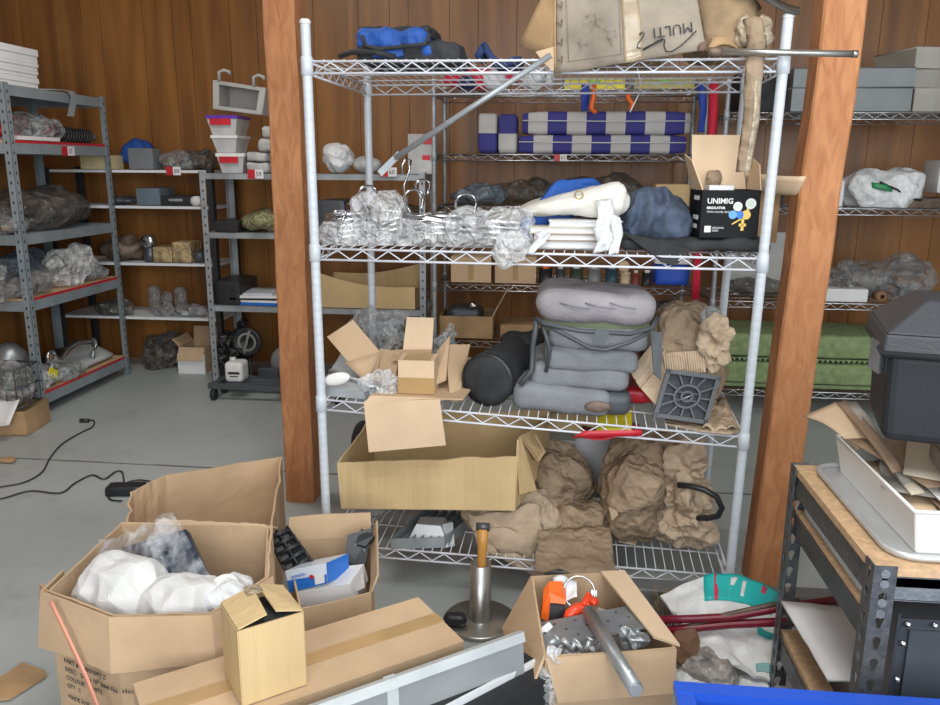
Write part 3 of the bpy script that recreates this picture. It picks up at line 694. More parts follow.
# denim
g = M(); x0,x1,_,zt = bb(622,684,190,249,2.42,S3)
def dn(w): return V((w.x+.02*math.sin(w.z*20), w.y+.012*math.sin(w.x*120+w.z*25), w.z*(1-.9*max(0,w.x-.02)/.1) if w.z > 0 else w.z))
g.soft(((x0+x1)/2, 2.53, (S3+zt)/2), (x1-x0, .22, zt-S3), 1.0, 26, .024, 11, 14, 'c', floor=S3+.02, fn=dn)
g.soft(((x0+x1)/2+.05, 2.50, S3+.07), (.13, .2, .14), .9, 20, .018, 13, 15, 'c', floor=S3+.002)
for i_ in range(len(g.smooth)): g.smooth[i_] = True
solo('denim_jacket', g, DENIM, 'faded blue denim cloth heaped between the canvas bag and the black box', 'cloth')
g = M(); x0,x1,_,zt = bb(618,770,238,254,2.37,S3); g.soft(((x0+x1)/2, 2.50, S3+.018), (x1-x0, .28, .036), .9, 18, .012, 14, 5, 'v', floor=S3)
solo('black_bag', g, BLACKF, 'flat black cloth bag lying under the black boxed regulator', 'bag')
solo('black_flap', M().slab(Q((622,232,2.36),(690,250,2.35),(676,266,2.312),(662,262,2.312)), .004), BLACKF, 'black cloth corner hanging over the front edge of the second shelf', 'cloth')
# UNIMIG box
z0 = S3+.04; xa = at(699,246,2.36).x; xb_ = at(752,246,2.36).x; ux_ = (V((1,.10,0))).normalized(); uy_ = V((-.10,1,0)).normalized()
T = thing('regulator_box', 'black printed regulator box with open top flap, marked UNIMIG', 'box', (xa+.08, 2.45, z0))
wB = .163; dB = .12; hB = at(699,190,2.36).z-z0
o0 = V((xa, 2.36, z0)); 
def bp_(x, y, z): return o0+ux_*x+uy_*y+V((0,0,z))
g = M()
for a, b in (((0,0),(wB,0)),((wB,0),(wB,dB)),((wB,dB),(0,dB)),((0,dB),(0,0))):
    g.slab([bp_(a[0],a[1],0),bp_(b[0],b[1],0),bp_(b[0],b[1],hB),bp_(a[0],a[1],hB)], .003)
g.slab([bp_(0,0,.002),bp_(wB,0,.002),bp_(wB,dB,.002),bp_(0,dB,.002)], .003)
part('body', g, mat('black_print', (.008,.009,.011), .6, var=.1, spec=.2), T)
g = M(); g.slab([bp_(0,dB,hB),bp_(wB*.98,dB,hB),bp_(wB*.86,dB+.02,hB+.155),bp_(-.004,dB+.02,hB+.155)], .003); part('back_flap', g, CARDL, T, 'plain brown inside of the open flap')
g = M(); g.slab([bp_(0,0,hB),bp_(0,dB,hB),bp_(-.03,dB*.9,hB+.10),bp_(-.03,.02,hB+.08)], .003); part('side_flap', g, CARDL, T)
g = M(); g.slab([bp_(wB,0,hB),bp_(wB,dB,hB),bp_(wB+.012,dB,hB+.09),bp_(wB+.012,dB*.5,hB+.07)], .003); part('side_flap', g, CARDL, T)
g = M(); g.box(bp_(.06,.05,hB-.005), (.07,.05,.035), rz3(.1)); part('paper_insert', g, WHITEP, T)
g = M(); g.soft(bp_(.055,.09,hB+.03),(.05,.03,.05),1.5,8,.008,30,2,'v'); part('brown_wrapping', g, KRAFT, T)
e = -.0022
text('UNIMIG', .021, bp_(.014,e,hB-.037), ux_, (0,0,1), WHITEP, T, bold=.0005); text('REGULATOR', .009, bp_(.014,e,hB-.052), ux_, (0,0,1), WHITEP, T, bold=.0004); text('TWIN GAUGE ARGON', .0075, bp_(.014,e,hB-.063), ux_, (0,0,1), WHITEP, T)
text('WELDING\nGEAR', .0075, bp_(.032,e,.025), ux_, (0,0,1), WHITEP, T)
g = M(); g.box(bp_(.02,e,.024), (.018,.0012,.018), rz3(.1)); part('printed_label', g, WHITEP, T)
for (yy, hh) in ((.04,.10),(.04,.045),(.05,.02)):
    g = M(); g.box(bp_(-.0022,yy+.01,hh+.01), (.0012,.05,.012), rz3(.1)); part('side_label', g, WHITEP, T)
yel = mat('print_gold', (.75,.50,.12), .4)
ry = rot3('X', PI/2)
def disc(x, z, r, mt, k=0): 
    g = M(); g.cyl(bp_(x,e-.0005*k,z), bp_(x,e-.0012-.0005*k,z), r, 18); part('printed_gauge', g, mt, T)
g = M(); g.slab([bp_(.10,e,hB-.045),bp_(.105,e,hB-.05),bp_(.128,e,hB-.075),bp_(.118,e,hB-.08)], .0012); g.slab([bp_(.128,e,hB-.04),bp_(.134,e,hB-.04),bp_(.134,e,hB-.08),bp_(.124,e,hB-.08)], .0012)
g.slab([bp_(.114,e,hB-.08),bp_(.122,e,hB-.08),bp_(.122,e,.02),bp_(.114,e,.02)], .0012); g.slab([bp_(.108,e,.032),bp_(.128,e,.032),bp_(.128,e,.04),bp_(.108,e,.04)], .0012); g.slab([bp_(.088,e,.036),bp_(.112,e,.05),bp_(.115,e,.057),bp_(.088,e,.04)], .0012); part('printed_pipe', g, yel, T)
disc(.101,hB-.045,.013,WHITEP,1); disc(.101,hB-.045,.009,mat('print_pale',(.6,.68,.6),.5),2); disc(.137,hB-.037,.015,WHITEP,1); disc(.137,hB-.037,.010,MC['print_pale'],2)
disc(.126,hB-.068,.013,yel,1); disc(.108,hB-.068,.011,PRINTB,2); disc(.088,hB-.068,.012,mat('print_blue_pale',(.12,.35,.7),.4),3)
# brown flap by the right post
T = thing('open_carton', 'carton with curved brown flap behind the right post on the second shelf', 'carton', tuple(at(775,195,2.75)))
g = M()
def cf(u, v):
    p = at(738,172,2.55).lerp(at(806,178,2.42), u); q = at(742,188,2.62).lerp(at(792,194,2.5), u)
    return p.lerp(q, v)+V((0,0,-.022*math.sin(v*PI)+.02*(u-.5)**2))
g.grid(cf, 10, 8, .004); part('flap', g, CARDL, T)
g = M(); x0 = at(748,200,2.72).x; g.box((x0+.045,2.76,S3+.09),(.09,.16,.18)); part('body', g, CARDD, T)
g = M(); g.slab([(x0-.002,2.678,S3+.18),(x0+.09,2.678,S3+.18),(x0+.10,2.60,S3+.19),(x0,2.60,S3+.19)], .004); part('inner_flap', g, CARDL, T)
# ================================================================== MAIN RACK, third shelf
zs = lambda px: s2(at(px, 400, 2.35).x)
z3 = zs(410)
T = thing('open_carton', 'small torn open carton with flap hanging over the front of the third shelf', 'carton', (at(415,400,2.45).x, 2.45, z3))
g = M(); a = at(370,402,2.30); b = at(463,396,2.30); z_ = z3+.03
pl = [V((a.x,2.305,z_)),V((b.x,2.305,z_)),V((b.x+.03,2.58,z_)),V((a.x+.03,2.58,z_))]
g.slab(pl, .005); g.slab([pl[2],pl[3],pl[3]+V((0,.02,.06)),pl[2]+V((0,.02,.06))], .005); part('floor_panel', g, CARD, T)
g = M(); g.slab(Q((364,404,2.27),(440,400,2.265),(446,445,2.265),(369,452,2.265)), .005); g.slab([*Q((364,404,2.27),(440,400,2.265)), pl[1]+V((-.05,0,-.0)), pl[0]], .005); part('hanging_flap', g, CARDL, T, 'pale flap hanging over the shelf edge')
g = M(); g.slab(Q((327,337,2.46),(353,320,2.50),(380,352,2.48),(366,383,2.42)), .005); g.slab(Q((366,383,2.42),(380,352,2.48),(377,378,2.44),(371,386,2.41)), .005)
g.grid(lambda u,v: Q((345,362,2.44))[0].lerp(at(380,352,2.475), u).lerp(at(368,384,2.41), v)+V((0,-.004,0)), 3, 3, .003); part('left_flap', g, CARD, T)
g = M(); g.slab(Q((407,317,2.60),(434,318,2.60),(432,352,2.56),(403,350,2.56)), .005); part('upright_flap', g, CARDL, T)
g = M(); g.slab(Q((380,349,2.56),(400,352,2.52),(395,382,2.42),(369,382,2.42)), .005); g.slab(Q((395,350,2.56),(432,350,2.56),(428,362,2.46),(392,360,2.46)), .005); part('inner_flap', g, CARD, T)
g = M(); g.slab(Q((445,345,2.55),(470,345,2.60),(458,402,2.36),(450,400,2.34)), .005); g.slab(Q((437,352,2.52),(450,336,2.56),(446,380,2.40),(434,385,2.38)), .005); part('right_flap', g, CARD, T)
x0,x1,_,zt = bb(398,434,361,402,2.33,z_+.004)
T = thing('small_carton', 'small taped closed carton standing in the torn open carton', 'carton', ((x0+x1)/2,2.38,z_+.004))
g = M(); g.box(((x0+x1)/2,2.385,(z_+.004+zt)/2),(x1-x0,.10,zt-z_-.004)); part('body', g, CARDL, T); g = M(); g.box(((x0+x1)/2,2.3335,z_+.03),(x1-x0+.002,.002,.05)); g.box(((x0+x1)/2,2.385,zt+.001),(x1-x0-.03,.1,.0015)); part('tape', g, TAPE, T)
bag('plastic_bag', 'clear plastic bag of parts standing behind the small torn carton', 'bag', (352,405,315,375), 2.62, .16, zs(370), CLEARG, 'clear bags on the third shelf')
bag('plastic_bag', 'clear plastic bag peeking out right of the upright flap', 'bag', (430,452,330,372), 2.60, .12, zs(440), CLEARG, 'clear bags on the third shelf')
bag('plastic_bag', 'small crumpled clear bag spilling at the front left of the third shelf', 'bag', (360,397,372,400), 2.33, .06, zs(370), CLEAR, 'clear bags on the third shelf')
T = thing('metal_bracket', 'grey metal bracket with white oval disc at the left end of third shelf', 'bracket', (at(340,390,2.42).x,2.42,zs(340)))
g = M(); z0 = zs(340); c = at(340,392,2.40); g.hexa([(c.x-.06,2.36,z0),(c.x+.10,2.33,z0),(c.x+.12,2.50,z0),(c.x-.05,2.60,z0)],[(c.x-.05,2.36,z0+.03),(c.x+.09,2.34,z0+.02),(c.x+.11,2.50,z0+.05),(c.x-.04,2.60,z0+.09)]); part('bracket_body', g, GALV, T)
g = M(); g.soft(at(337,379,2.345),(.085,.02,.04),1.5,8,rot=rot3('Y',-.25)); part('oval_disc', g, WHITEC, T, 'white oval disc')
g = M(); g.cyl(at(330,372,2.45),at(385,392,2.36),.012,10); g.cyl(at(322,378,2.5),at(350,392,2.36),.009,8); part('rod', g, ZINC, T)

# two black round cases
for i,(px,py,r,Y,L,lb) in enumerate([(487,382,.083,2.40,.30,'round black cylindrical case, front one, lying end-on on the third shelf'),(515,362,.075,2.66,.30,'black cylindrical case lying behind the round front one')]):
    x = at(px,py,Y).x; z = (zs(px)+r*.97); T = thing('cylinder_case', lb, 'case', (x,Y+L/2,zs(px)), 'black cylindrical cases')
    q = rot3('X', -PI/2); q = rz3(-.28) @ q
    g = M(); g.lathe((x,Y,z), [(0,-.002),(r*.6,-.006),(r*.93,-.001),(r,.012),(r*.99,.1),(r*1.0,.2),(r*.98,L-.01),(r*.9,L),(0,L)], 28, axis=q); part('case_body', g, BLACKF, T)
    g = M(); g.lathe((x,Y,z), [(r*.94,-.003),(r*1.03,.0),(r*1.03,.010),(r*.99,.013)], 28, axis=q); part('piping', g, BLACK, T)
lump('black_pouch', 'soft black pouch on top of the rear cylindrical case', 'pouch', (500,545,338,362), 2.62, .2, zs(515)+.125, BLACKF, .012, 12)

# grey padded bag: stacked pads, lid, straps
zb = zs(580)+.002; T = thing('padded_bag', 'large grey padded bag of stacked cushions with green strap panel on the third shelf', 'bag', (at(590,380,2.5).x,2.52,zb))
def pad(x0,x1,y0,y1,Y,D,mt,seed,tilt=0,rad=.75,nm='pad',zb_=None,amp=.006):
    a,b,u,t = bb(x0,x1,y0,y1,Y,zb_); g = M(); g.soft(((a+b)/2,Y+D/2,(u+t)/2),(b-a,D,t-u),rad,12,amp,8,seed,'n',rot=rot3('Y',tilt)); return part(nm, g, mt, T)
pad(513,612,388,414,2.36,.30,GREYF,1,.07,zb_=zb)
pad(600,632,394,420,2.38,.2,GREYP,7,zb_=zb-.005)
pad(530,630,366,391,2.38,.32,GREYF,2,.03)
pad(544,640,350,374,2.37,.32,GREYF,3,.02)
pad(547,648,328,352,2.38,.32,GREYF,4,.02)
pad(541,650,318,336,2.40,.30,OLDB,5,.02,nm='green_panel')
pad(536,657,293,326,2.37,.32,GREYL,6,.05,rad=.95,nm='lid',amp=.012)
g = M(); g.tube(Q((536,318,2.36),(545,324,2.33),(580,331,2.32),(630,334,2.325),(652,328,2.34),(657,318,2.37)), .0075, 6); part('lid_piping', g, GREYP, T)
g = M(); g.tube(Q((541,322,2.35),(560,332,2.325),(590,348,2.32),(606,350,2.32),(630,342,2.325),(648,333,2.34)), .007, 6); g.tube(Q((537,320,2.36),(533,345,2.38),(532,370,2.37),(520,385,2.36)), .009, 6); g.tube(Q((543,326,2.34),(550,350,2.35),(546,372,2.36)), .006, 6); part('strap', g, GREYP, T)
g = M(); g.slab(Q((596,328,2.315),(610,331,2.315),(604,346,2.31),(592,342,2.31)), .006); part('buckle_tab', g, GREYP, T)
g = M(); g.slab(Q((650,330,2.38),(662,333,2.38),(661,380,2.33),(654,374,2.33)), .006); part('hanging_strap', g, GREYP, T, 'dark strap hanging down the right side')
g = M(); g.soft(at(598,407,2.352),(.08,.012,.035),1.5,6,.004,20,3); part('rust_stain', g, RUST, T, 'brown stain on the bottom pad')
def fan(k): return None
g = M()
for (u0,u1) in ((560,590),(585,615),(610,636)): g.tube(Q((u0,303,2.365),((u0+u1)/2,307,2.355),(u1,309,2.36)), .002, 5)
part('lid_seam', g, GREYF, T)

# kraft parcels on third shelf
T = thing('paper_parcel', 'brown paper parcel standing at the right end of the third shelf', 'parcel', (at(690,370,2.6).x,2.6,zs(690)))
x0,x1,_,zt = bb(650,725,318,405,2.50,zs(690)); g = M(); g.soft(((x0+x1)/2,2.62,(zs(690)+zt)/2),(x1-x0,.24,zt-zs(690)),.8,24,.035,8,3,'c',floor=zs(700)); part('paper_body', g, KRAFT, T)
g = M()
def corr(u, v):
    p = at(663,353,2.47).lerp(at(704,350,2.47), u).lerp(at(666,375,2.45).lerp(at(706,372,2.45), u), v); return p+V((0,-.003*math.sin(u*PI*2*17),0))
g.grid(corr, 102, 3, .002, sm=False); part('corrugated_sheet', g, KRAFTL, T)
g = M(); g.soft(at(718,345,2.46),(.09,.05,.15),1.2,20,.04,18,9,'c'); part('twisted_paper', g, KRAFTL, T); g = M(); g.soft(at(712,322,2.52),(.07,.06,.09),1.2,14,.02,16,9,'c'); part('plastic_sleeve', g, CLEARG, T)
g = M(); g.slab(Q((636,383,2.44),(665,350,2.50),(672,385,2.42),(658,408,2.38)), .006); g.slab(Q((630,372,2.46),(655,340,2.52),(662,362,2.46),(640,388,2.42)), .006); part('folded_side', g, KRAFTL, T)
g = M(); zf = zs(705)+.001
g.poly([V((*gr(666,425,zf).xy, zf)), V((*gr(663,408,zf).xy, zf)), V((*gr(700,392,zf).xy, zf)),V((*gr(728,405,zf).xy, zf)), V((*gr(740,431,zf+.002).xy, zf)), V((*gr(730,434,zf+.002).xy,zf)), V((*gr(700,432,zf).xy, zf))], (0,0,.006))
g.grid(lambda u,v: gr(702,430,zf+.008).lerp(gr(736,430,zf+.008),u).lerp(gr(712,398,zf+.008).lerp(gr(726,400,zf+.008),u),v)+V((0,0,.02*noise.noise(V((u*4,v*4,0)))+.006)), 10, 8, .003)
solo('flattened_cardboard', g, KRAFTL, 'torn flat piece of cardboard under the square plastic base on third shelf', 'cardboard')
# square base plate
c4 = Q((667,369,2.41),(720,377,2.40),(707,424,2.355),(652,417,2.365)); zmin = min(p.z for p in c4)
sh = V((0,0,max(0, zf+.010-zmin))); c4 = [p+sh for p in c4]
T = thing('ribbed_plate', 'square dark grey ribbed plastic base plate leaning on the parcel', 'plate', tuple((c4[0]+c4[2])/2))
ex = ((c4[1]-c4[0])+(c4[2]-c4[3]))/4; ey = ((c4[0]-c4[3])+(c4[1]-c4[2]))/4; cc = sum(c4, V((0,0,0)))/4; nn = ex.cross(ey).normalized()
if nn.y > 0: nn = -nn
def pp(u, v, w=0): return cc+ex*u+ey*v+nn*w
g = M(); g.poly([pp(-1,-1,-.012),pp(1,-1,-.012),pp(1,1,-.012),pp(-1,1,-.012)], nn*.004); part('back_web', g, mat('base_dark',(.035,.04,.048),.6), T)
g = M()
def bar(u0,v0,u1,v1,w=.05,t=.018):
    a, b = pp(u0,v0,-.008), pp(u1,v1,-.008); d = (b-a).normalized(); s = d.cross(nn).normalized()*w*ex.length/2; g.poly([a-s,a+s,b+s,b-s], nn*t)
for s in (-1,1):
    bar(-1,s*.92,1,s*.92,.16,.024); bar(s*.92,-1,s*.92,1,.16,.024)
for k in range(12):
    a = 2*PI*k/12+.26 if False else 2*PI*k/12
    m = max(abs(math.cos(a)),abs(math.sin(a))); bar(.48*math.cos(a),.48*math.sin(a),.9*math.cos(a)/m,.9*math.sin(a)/m,.07)
for r0 in (.46,.2):
    for k in range(24):
        a, b = 2*PI*k/24, 2*PI*(k+1)/24; bar(r0*math.cos(a),r0*math.sin(a),r0*math.cos(b),r0*math.sin(b),.09,.022)
for s in (-.3,.3): bar(-.45,s*.5,.45,s*.5,.06,.014)
part('rib_frame', g, GREYP, T)
g = M(); g.tube([pp(-.35,-.25,.022),pp(.05,.0,.022),pp(.22,.12,.02)], .002, 5); part('metal_pin', g, ZINC, T)
for i in range(2):
    x = 0
x0,x1,_,zt = bb(585,640,405,430,2.60,zs(610)); g = M(); g.soft((.29,2.62,zs(620)+.035),(.20,.24,.07),.9,12,.015,12,4,'v',floor=zs(600)+.004)
solo('red_bag', g, [RED], 'red and yellow plastic bag under the right side of the padded bag', 'bag')
g = M(); g.grid(lambda u,v: at(572+70*u,438-2*u,2.312).lerp(at(584+58*u,431-1*u,2.312), v)+V((0,0,.0)), 6, 2, .002); g.grid(lambda u,v: at(596+36*u,430-24*v,2.42+.1*v)+V((0,0,-.004)), 5, 5, .002, mi=1); g.grid(lambda u,v: at(583+60*u,437,2.40)+V((0,.12*v,-.01*math.sin(u*6))), 6, 4, .002)
solo('red_wrapper', g, [RED, YELLOW], 'red plastic wrapper hanging below the third shelf under the padded bag', 'wrapper')

# ================================================================== MAIN RACK, bottom shelf
z1 = lambda px: s1(at(px, 540, 2.35).x)
ZT = z1(430)
# long open carton: sits on the parts tray behind
zc0 = at(440,508,2.34).z
T = thing('long_carton', 'long shallow open carton across the left half of the bottom shelf', 'carton', (-.33,2.5,ZT))
fl_, fr_ = at(341,508,2.36), at(515,510,2.33); tl, tr = at(337,463,2.36), at(516,457,2.33); 
bl_, br_ = V((fl_.x+.02,2.74,fl_.z+.02)), V((fr_.x+.10,2.72,fr_.z+.02)); hb = .16
def wall(a,b,c,d,nu=14,nv=6,seed=0):
    g.grid(lambda u,v: a.lerp(b,u).lerp(d.lerp(c,u),v)+V((0,.010*noise.noise(V((u*5,v*2,seed)))+.003*math.sin(u*40)*noise.noise(V((u*8,seed,0))),.008*noise.noise(V((u*6,seed,3)))*v)), nu, nv, .006, sm=False)
g = M(); wall(fl_,fr_,tr,tl,26,6,1); part('front_wall', g, CARD2, T)
g = M(); wall(bl_,br_,V((br_.x,br_.y+.03,br_.z+hb+.02)),V((bl_.x,bl_.y+.03,bl_.z+hb+.01)),20,6,2); part('back_wall', g, CARD2, T)
g = M(); wall(bl_,fl_,tl,V((bl_.x,bl_.y+.03,bl_.z+hb+.01)),8,6,3); part('left_wall', g, CARD2, T)
g = M(); wall(fr_,br_,V((br_.x,br_.y+.03,br_.z+hb)),at(519,440,2.34),8,6,4); part('right_wall', g, CARD2, T)
g = M(); g.slab([fl_,fr_,br_,bl_], .005); part('base_panel', g, CARD2, T)
g = M(); g.slab(Q((520,436,2.36),(536,490,2.42),(520,494,2.35),(517,450,2.335)), .005); g.slab(Q((519,436,2.35),(533,430,2.55),(545,452,2.55),(538,462,2.50)), .005); part('corner_flap', g, CARD2, T)
solo('cardboard_offcut', M().box((br_.x+.06,2.86,ZT+.155),(.24,.02,.30)), CARD2, 'brown cardboard sheet standing behind the long open carton', 'cardboard')
lump('black_bag', 'black bag with handle behind the left end of the long carton', 'bag', (345,372,425,465), 2.74, .14, ZT, BLACKF, .015, 12)
# support under the long carton
for a,lb in ((352,'left'),(470,'right')):
    x0,x1,_,zt = bb(a,a+40,512,530,2.50,ZT); g = M(); g.soft(((x0+x1)/2,2.58,(ZT+zc0)/2-.001),(x1-x0,.16,zc0-ZT-.004),.9,10,.006,12,2,'v',floor=ZT)
    solo('plastic_bag', g, CLEARG, 'squashed clear bag under the %s half of the long open carton' % lb, 'bag')
# grey parts tray
T = thing('parts_tray', 'grey metal tray holding a zinc bracket at the front of the bottom shelf', 'tray', (at(430,545,2.4).x,2.42,ZT))
a_,b_,c_,d_ = [V((*gr(*p,ZT).xy,ZT)) for p in ((391,549),(441,558),(483,516),(430,512))]
b_.y = 2.35; 
hh = V((0,0,.035)); g = M(); g.slab([a_,b_,c_,d_], .003)
for p,q in ((a_,b_),(b_,c_),(c_,d_),(d_,a_)): g.slab([p,q,q+hh,p+hh], .003)
part('tray_body', g, GALV, T)
g = M()
for k in range(1,6): p, q = a_.lerp(b_, k/6), d_.lerp(c_, k/6); g.slab([p+V((0,0,.003)),q+V((0,0,.003)),q+V((0,0,.028)),p+V((0,0,.028))], .002)
part('divider', g, ZINC, T)
g = M(); c = at(430,532,2.42); g.hexa([c+V(p) for p in ((-.07,-.05,-.02),(.07,-.06,-.02),(.08,.06,-.02),(-.06,.06,-.02))],[c+V(p) for p in ((-.04,-.03,.04),(.04,-.035,.04),(.045,.03,.04),(-.035,.03,.04))])
g.slab([c+V(p) for p in ((.05,-.05,-.03),(.085,-.03,-.03),(.075,.0,.04),(.045,-.02,.04))], .004); part('zinc_bracket', g, ALU, T)
T = None
bag('plastic_bag', 'crumpled clear bag tip beside the zinc bracket on the bottom shelf', 'bag', (480,512,508,530), 2.45, .1, ZT, CLEARG)
# white carton and grey things behind right
bbox('white_carton', 'large plain white carton standing behind the paper wrapped parts on the bottom shelf', 'carton', (572,665,440,520), 2.84, .07, z1(620), mat('white_carton_card',(.55,.54,.55),.8))
bbox('grey_box', 'grey plastic box behind the corner flap of the long carton', 'box', (545,575,440,500), 2.74, .12, z1(560), mat('grey_case',(.35,.37,.36),.5))
# kraft wrapped items
T = thing('paper_parcel', 'crumpled brown paper parcel in the middle of the bottom shelf', 'parcel', (at(540,540,2.5).x,2.5,z1(540)))
def kp(px,Y,D,seed,mt,amp=.028,rot=None,nm='paper_body',fz=None,seg=26,freq=9):
    zf_ = z1(560) if fz is None else fz
    x0,x1,_,zt = bb(*px,Y,zf_); g = M(); g.soft(((x0+x1)/2,Y+D/2,(zf_+zt)/2),(x1-x0,D,zt-zf_),.9,seg,amp*1.25,freq,seed,'c',rot=rot,floor=zf_); return part(nm,g,mt,T)
kp((523,586,464,540),2.55,.26,1,KRAFT,.03); kp((470,560,500,562),2.44,.2,2,KRAFTL,.03,rot3('Y',.12)); kp((556,606,512,556),2.46,.14,3,KRAFT,.018)
g = M(); g.grid(lambda u,v: Q((466,512,2.40))[0].lerp(at(540,505,2.42),u).lerp(at(478,545,2.36).lerp(at(545,578,2.345),u),v)+V((0,-.02*math.sin(u*PI)+.015*noise.noise(V((u*4,v*4,1))),.03*noise.noise(V((u*3,v*5,7))))), 20, 14, .004); part('loose_paper', g, KRAFTL, T)
g = M(); zk = z1(575); g.grid(lambda u,v: gr(538,530,zk+.07).lerp(gr(610,526,zk+.06),u).lerp(gr(534,570,zk+.02).lerp(gr(616,577,zk+.016),u),v)+V((0,0,.016*noise.noise(V((u*5,v*4,1))))), 18, 12, .004); part('front_fold', g, KRAFT, T)
T = thing('wrapped_pump', 'brown paper wrapped machine part with black hose at the right of the bottom shelf', 'parcel', (at(655,510,2.55).x,2.55,z1(650)))
kp((606,700,448,528),2.50,.28,6,KRAFT,.022,fz=z1(650)+.004); kp((606,665,470,535),2.42,.2,5,KRAFT,.022,fz=z1(640)+.004)
kp((662,714,478,530),2.46,.16,7,KRAFTL,.04,nm='torn_paper',fz=z1(690)+.003,freq=15)
kp((676,705,448,478),2.48,.1,8,KRAFTL,.03,nm='paper_twist',fz=at(690,480,2.48).z,freq=18,seg=18)
g = M(); g.tube([at(x,y,Y) for x,y,Y in ((678,485,2.43),(690,486,2.41),(705,490,2.39),(717,497,2.38),(722,508,2.38),(718,516,2.39),(708,518,2.41),(695,518,2.43))], .0095, 10); part('hose', g, BLACK, T, 'black curved hose')
g = M(); g.slab(Q((607,500,2.47),(614,490,2.49),(618,515,2.40),(612,520,2.39)), .005); part('cardboard_tab', g, KRAFTL, T)
z_ = z1(620)+.0035
g = M(); P_ = [gr(x,y,z_) for x,y in ((592,505),(612,500),(640,530),(636,546),(618,542),(600,520))]; g.poly(P_, (0,0,.006)); solo('cardboard_scrap', g, KRAFTL, 'torn cardboard scrap lying between the two parcels on the bottom shelf', 'cardboard')
# steel rail on the floor in front
g = M(); a, b = gr(560,600,0), gr(990,622,0); y0 = 2.255
g.box((.75,y0,.05),(1.35,.004,.10)); g.box((.75,y0+.03,.101),(1.35,.064,.003)); g.box((.75,y0+.06,.05),(1.35,.004,.10)); g.box((.75,y0-.006,.094),(1.35,.01,.012))
solo('steel_channel', g, mat('brushed_steel',(.36,.37,.38),.35,.7,var=.12,vs=3,stretch=(.3,4,4)), 'long brushed steel channel on the floor in front of the white rack', 'channel')
# ================================================================== GREY RACK behind (against the back wall)
def item_z(i): return MIDL[i]+.004
z = item_z(4)
for (a,b,y0,y1,Y,lb,ph) in ((478,497,113,153,4.60,'upright purple and white checked foam block, nearer the left post',0),(498,517,114,153,4.60,'upright purple and white checked foam block beside the long rolls',.5)):
    x0,x1,_,zt = bb(a,b,y0,y1,Y,z); g = M(); g.soft(((x0+x1)/2,Y+.1,(z+zt)/2),(x1-x0,.2,zt-z),.35,8,.002,20,1,mi=0); h = (z+zt)/2
    vs0 = g.v; 
    for i,f in enumerate(g.f):
        cz_ = sum(g.v[k].z for k in f)/len(f); g.m[i] = (1 if cz_ > h else 0) if ph == 0 else (0 if cz_ > h else 1)
    solo('foam_block', g, [mat('check_purple',(.040,.036,.215),.75), mat('check_white',(.50,.49,.48),.75)], lb, 'block', 'checked foam blocks')
for (a,b,y0,y1,zz0,lb) in ((518,687,135,158,z,'lower long purple and white checked foam roll on the grey rack'),(522,692,111,134,None,'upper long purple and white checked foam roll on the grey rack')):
    x0,x1,_,zt = bb(a,b,y0,y1,4.60,zz0 if zz0 else zprev)
    zb = zz0 if zz0 else zprev; g = M(); g.soft(((x0+x1)/2,4.70,(zb+zt)/2),(x1-x0,.18,zt-zb),.45,10,.003,10,2)
    T = thing('foam_roll', lb, 'roll', ((x0+x1)/2+(.05 if zz0 else 0),4.7,zb), 'checked foam rolls'); part('roll_body', g, CHECK, T)
    g = M(); g.tube([(x0+.004,4.598,(zb+zt)/2+.012),(x0+(x1-x0)/2,4.594,(zb+zt)/2+.008),(x1-.004,4.598,(zb+zt)/2+.01)], .003, 4); part('seam_piping', g, WHITE, T)
    zprev = zt+.002
z = item_z(3)
bag('dark_bag', 'dark clear plastic bag left on the middle of the grey rack, behind the bubble wrap', 'bag', (448,505,184,208), 4.6, .3, z, BBAG)
bag('dark_bag', 'brownish clear bag of parts in the middle of the grey rack', 'bag', (490,560,180,207), 4.66, .3, z, DBAG)
bag('dark_bag', 'dark brown plastic bag behind the white canvas bag', 'bag', (560,650,172,206), 4.66, .3, z, DBAG)
bbox('small_carton', 'yellowish small carton behind the denim cloth', 'carton', (655,690,184,207), 4.62, .25, z, CARD2)
z = item_z(2)
for (a,b,lb) in ((451,491,'left'),(495,536,'right')):
    T_ = bb(a,b,262,286,4.60,z); T = thing('small_carton', 'plain brown carton on the grey rack, %s one of the pair' % lb, 'carton', ((T_[0]+T_[1])/2,4.68,z), 'pair of cartons')
    g = M(); zt = T_[3]; g.box(((T_[0]+T_[1])/2,4.70,(z+zt+.03)/2),(T_[1]-T_[0],.2,zt+.03-z)); part('body', g, CARD, T)
    g = M(); g.box(((T_[0]+T_[1])/2,4.599,(z+zt)/2),(.03,.002,.09)); part('tape', g, CARDD, T)
rl = [(538,553,BLACK,'navy reel with orange top'),(555,566,DARKST,'slim dark reel beside the orange-topped one'),(569,584,mat('reel_green',(.05,.08,.05),.5),'dark green reel in the row'),(587,602,mat('reel_silver',(.25,.26,.26),.4),'silver-grey reel in the middle of the row'),(605,619,mat('reel_teal',(.03,.08,.11),.4),'dark teal reel in the row'),(620,631,CARDL,'tan cord spool with a pale core'),(632,640,mat('reel_red',(.25,.05,.03),.5),'small red and green reel'),(642,653,BLACK,'small black reel next to the blue tub')]
